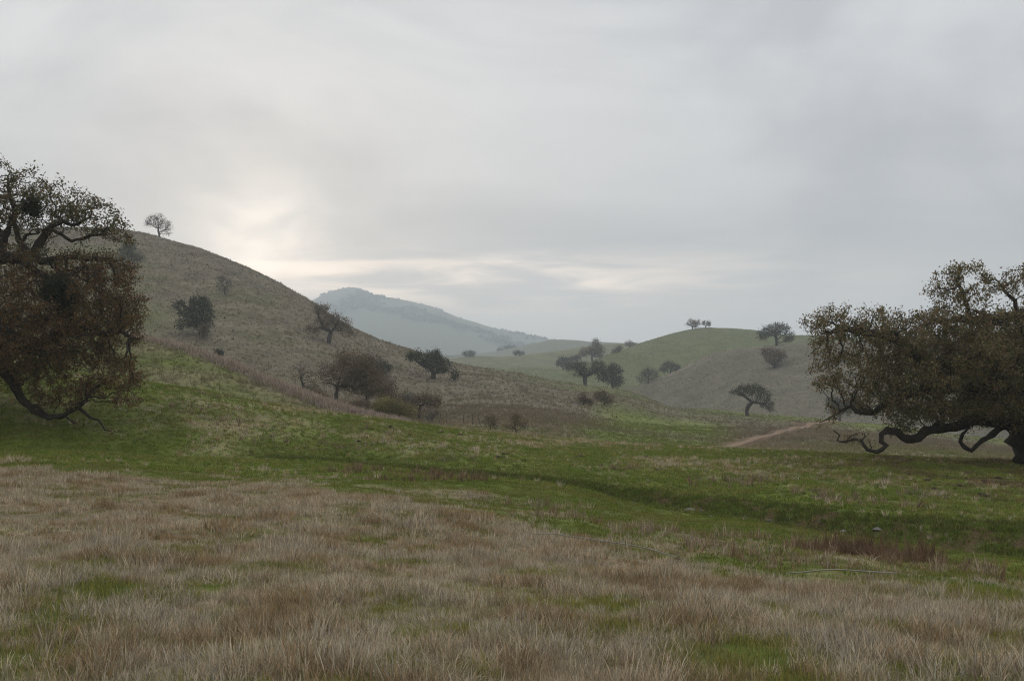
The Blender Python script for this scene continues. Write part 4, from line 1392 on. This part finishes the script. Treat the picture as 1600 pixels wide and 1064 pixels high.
# tall dead stalks
stalks = [
    ('tall pale dead stalk at the meadow edge near the creek bend', (840, 806, None), 30, 2), ('tall thin stalk standing at the field edge by the pale pipe', (1060, 890, None), 28, -2),
    ('bent dead stalk on the brow left of the right oak', (1240, 712, None), 16, 12), ('upright dead stalk on the brow between road and right oak', (1312, 716, None), 26, 2),
    ('short dead stalk on the brow above the creek bend', (1078, 702, None), 16, 0), ('dark dead stalk rising from the meadow edge, left of centre', (466, 745, None), 22, 1),
    ('bent dead stalk leaning right on the brow near the oak limb', (1226, 712, None), 12, -12),
]
for q, (lab, b, hpx, lean) in enumerate(stalks):
    g = hit(b[0], b[1], 5)
    s = g.y / F
    r_ = np.random.RandomState(300 + q)
    root = empty('dead_stalk', g)
    tag(root, lab, 'stalk')
    nodes, par = [np.array([0, 0, -0.03])], [-1]
    hh = hpx * s
    for t in range(1, 9):
        f = t / 8
        nodes.append(np.array([lean * s * f * f + r_.normal() * 0.006, r_.normal() * 0.006, hh * f * (1 - 0.08 * abs(lean) / 12 * f)]))
        par.append(t - 1)
    for t in (4, 5, 6, 7):
        b_ = nodes[t]
        for _ in range(2):
            v_ = np.array([r_.normal() * 0.6, r_.normal() * 0.6, 0.9])
            nodes.append(b_ + v_ * hh * 0.10)
            par.append(t)
    nodes = np.array(nodes)
    rad = np.full(len(nodes), 0.16 * s * 1.6)
    rad[8:] *= 0.6
    V, Fc = tubes(nodes, np.array(par), rad)
    mesh_obj('stem', V, Fc, M_stalk, root, smooth=True)
    hc = nodes[9:].repeat(6, 0) + r_.normal(size=((len(nodes) - 9) * 6, 3)) * 0.02
    sh_ = leaf_mesh('seed_head', hc, 0.03, np.tile([[0.24, 0.19, 0.13]], (len(hc), 1)), M_leaf, root, r_)
    sh_['kind'] = 'stuff'

# thin pale pipe lying on the meadow edge
pp = [hit(px, py, 5) for px, py in ((800, 832), (850, 843), (920, 854), (985, 864), (1050, 873), (1130, 884), (1210, 894), (1270, 901), (1330, 906), (1400, 911))]
pp = np.array([(p.x, p.y, p.z + 0.12) for p in pp])
dd_ = np.linspace(0, len(pp) - 1, 60)
pp = np.stack([pchip(np.arange(len(pp)), pp[:, a_], dd_) for a_ in range(3)], 1)
for _ in range(30):
    pp[1:-1] = (pp[:-2] + 2 * pp[1:-1] + pp[2:]) / 4
pxp = 800 + F * pp[:, 0] / pp[:, 1]
pp[:, 2] -= 0.13 * sstep(pxp, 980, 1110) * (1 - sstep(pxp, 1200, 1320)) + 0.12 * (1 - sstep(pxp, 805, 870))
V, Fc = tubes(pp, np.arange(len(pp)) - 1, np.full(len(pp), 0.011))
pipe = mesh_obj('pipe', V, Fc, M_pipe, None, smooth=True)
tag(pipe, 'thin pale pipe lying along the right edge of the dry meadow', 'pipe')


def lump(name, loc, sx, sy, sz, mat, seed, sub=2, rough=0.25):
    import bmesh
    bm = bmesh.new()
    bmesh.ops.create_icosphere(bm, subdivisions=sub, radius=1.0)
    r_ = np.random.RandomState(seed)
    ph_ = r_.rand(3) * 9
    for v_ in bm.verts:
        c = v_.co
        f = 1 + rough * (math.sin(c.x * 3.1 + ph_[0]) * math.sin(c.y * 2.7 + ph_[1]) + 0.6 * math.sin(c.z * 4.3 + ph_[2])) + r_.normal() * rough * 0.25
        v_.co = Vector((c.x * sx * f, c.y * sy * f, c.z * sz * f))
    me = bpy.data.meshes.new(name)
    bm.to_mesh(me)
    bm.free()
    me.materials.append(mat)
    o = bpy.data.objects.new(name, me)
    o.location = loc
    o.rotation_euler = (0, 0, r_.rand() * 6.28)
    COL.objects.link(o)
    return o


rocks = [('largest grey rock lying in the creek bend', 1078, 800, 0.15), ('small white stone right of the large creek rock', 1096, 800, 0.06), ('flat pale stone a little downstream of the white one', 1112, 807, 0.06),
         ('pale stone at the green creek edge, centre right', 1200, 815, 0.07), ('dark grey rock on the far creek bank under the right oak', 1371, 829, 0.10), ('grey stone at the creek bed beside red-brown weeds', 1318, 832, 0.09)]
for q, (lab, px, py, sz_) in enumerate(rocks):
    g = hit(px, py, 5)
    sz_ *= 0.85
    o = lump('rock', (g.x, g.y, g.z + sz_ * 0.25), sz_ * 1.3, sz_, sz_ * 0.7, M_rock, 400 + q, 2, 0.2)
    tag(o, lab, 'rock')

clods = [(790, 711), (782, 716), (906, 714), (900, 717), (852, 700), (745, 690), (690, 676), (720, 680), (610, 668), (560, 690), (1178, 710), (1205, 716), (1420, 745), (1450, 752), (1475, 748), (1500, 760), (1520, 746), (1540, 755),
         (1560, 748), (1580, 762), (1490, 770), (1535, 775), (1570, 785), (1460, 765), (1595, 750), (640, 680), (820, 720), (1010, 715)]
rc = np.random.RandomState(8)
for q, (px, py) in enumerate(clods):
    g = hit(px, py, 25)
    sz_ = rc.uniform(0.05, 0.10)
    o = lump('earth_mound', (g.x, g.y, g.z + sz_ * 0.25), sz_ * 1.5, sz_ * 1.3, sz_ * 0.8, M_clod, 500 + q, 2, 0.3)
    right = px > 1400
    tag(o, 'small dark burrow mound in the shade under the right oak' if right else 'small dark burrow mound on the open green bank', 'mound',
        'burrow mounds under the oak' if right else 'burrow mounds on the open bank')

# old fence by the thicket
fence = empty('wire_fence', ground_at(712, 98))
tag(fence, 'old wire fence of thin leaning posts right of the gully thicket', 'fence')
fb = fence.location
fp = [(686, 100.5), (698, 100), (711, 99), (724, 98.4), (738, 98), (752, 97.4)]
tops = []
for q, (px, Y) in enumerate(fp):
    g = ground_at(px, Y)
    r_ = np.random.RandomState(600 + q)
    hgt = 0.85 + 0.25 * r_.rand()
    a_ = g - fb
    ln = r_.normal(size=2) * 0.11
    nodes = np.array([[a_.x, a_.y, a_.z - 0.3], [a_.x + ln[0] * 0.5, a_.y + ln[1] * 0.5, a_.z + hgt * 0.5], [a_.x + ln[0], a_.y + ln[1], a_.z + hgt]])
    V, Fc = tubes(nodes, np.array([-1, 0, 1]), np.array([0.038, 0.034, 0.03]))
    mesh_obj('post', V, Fc, M_wood, fence, smooth=False)
    tops.append(nodes)
for f in (0.45, 0.9):
    pts = []
    for q in range(len(tops)):
        p = tops[q][0] * (1 - f) + tops[q][2] * f
        if q:
            m_ = (pts[-1] + p) / 2
            m_[2] -= 0.03
            pts.append(m_)
        pts.append(p)
    V, Fc = tubes(np.array(pts), np.arange(len(pts)) - 1, np.full(len(pts), 0.005))
    mesh_obj('wire', V, Fc, M_wire, fence)

# ------------------------------------------------------------------ haze
mh = bpy.data.materials.new('valley_haze')
mh.use_nodes = True
mh.node_tree.nodes.clear()
k = NT(mh.node_tree)
pv = k.n('ShaderNodeVolumePrincipled')
pv.inputs['Color'].default_value = (0.84, 0.925, 1.0, 1)
pv.inputs['Density'].default_value = 0.00042
pv.inputs['Anisotropy'].default_value = 0.4
k.link(pv.outputs[0], k.n('ShaderNodeOutputMaterial').inputs['Volume'])
z0 = float(H.min()) - 2.0
z1 = float(H.max()) + 30.0
e = 4900.0
hv = [(sx * e, sy * e, z) for z in (z0, z1) for sx, sy in ((-1, -1), (1, -1), (1, 1), (-1, 1))]
haze = mesh_obj('haze', hv, [(3, 2, 1, 0), (4, 5, 6, 7), (0, 1, 5, 4), (1, 2, 6, 5), (2, 3, 7, 6), (3, 0, 4, 7)], mh)
tag(haze, 'thin bluish haze filling the valley air', 'haze', kind='stuff')
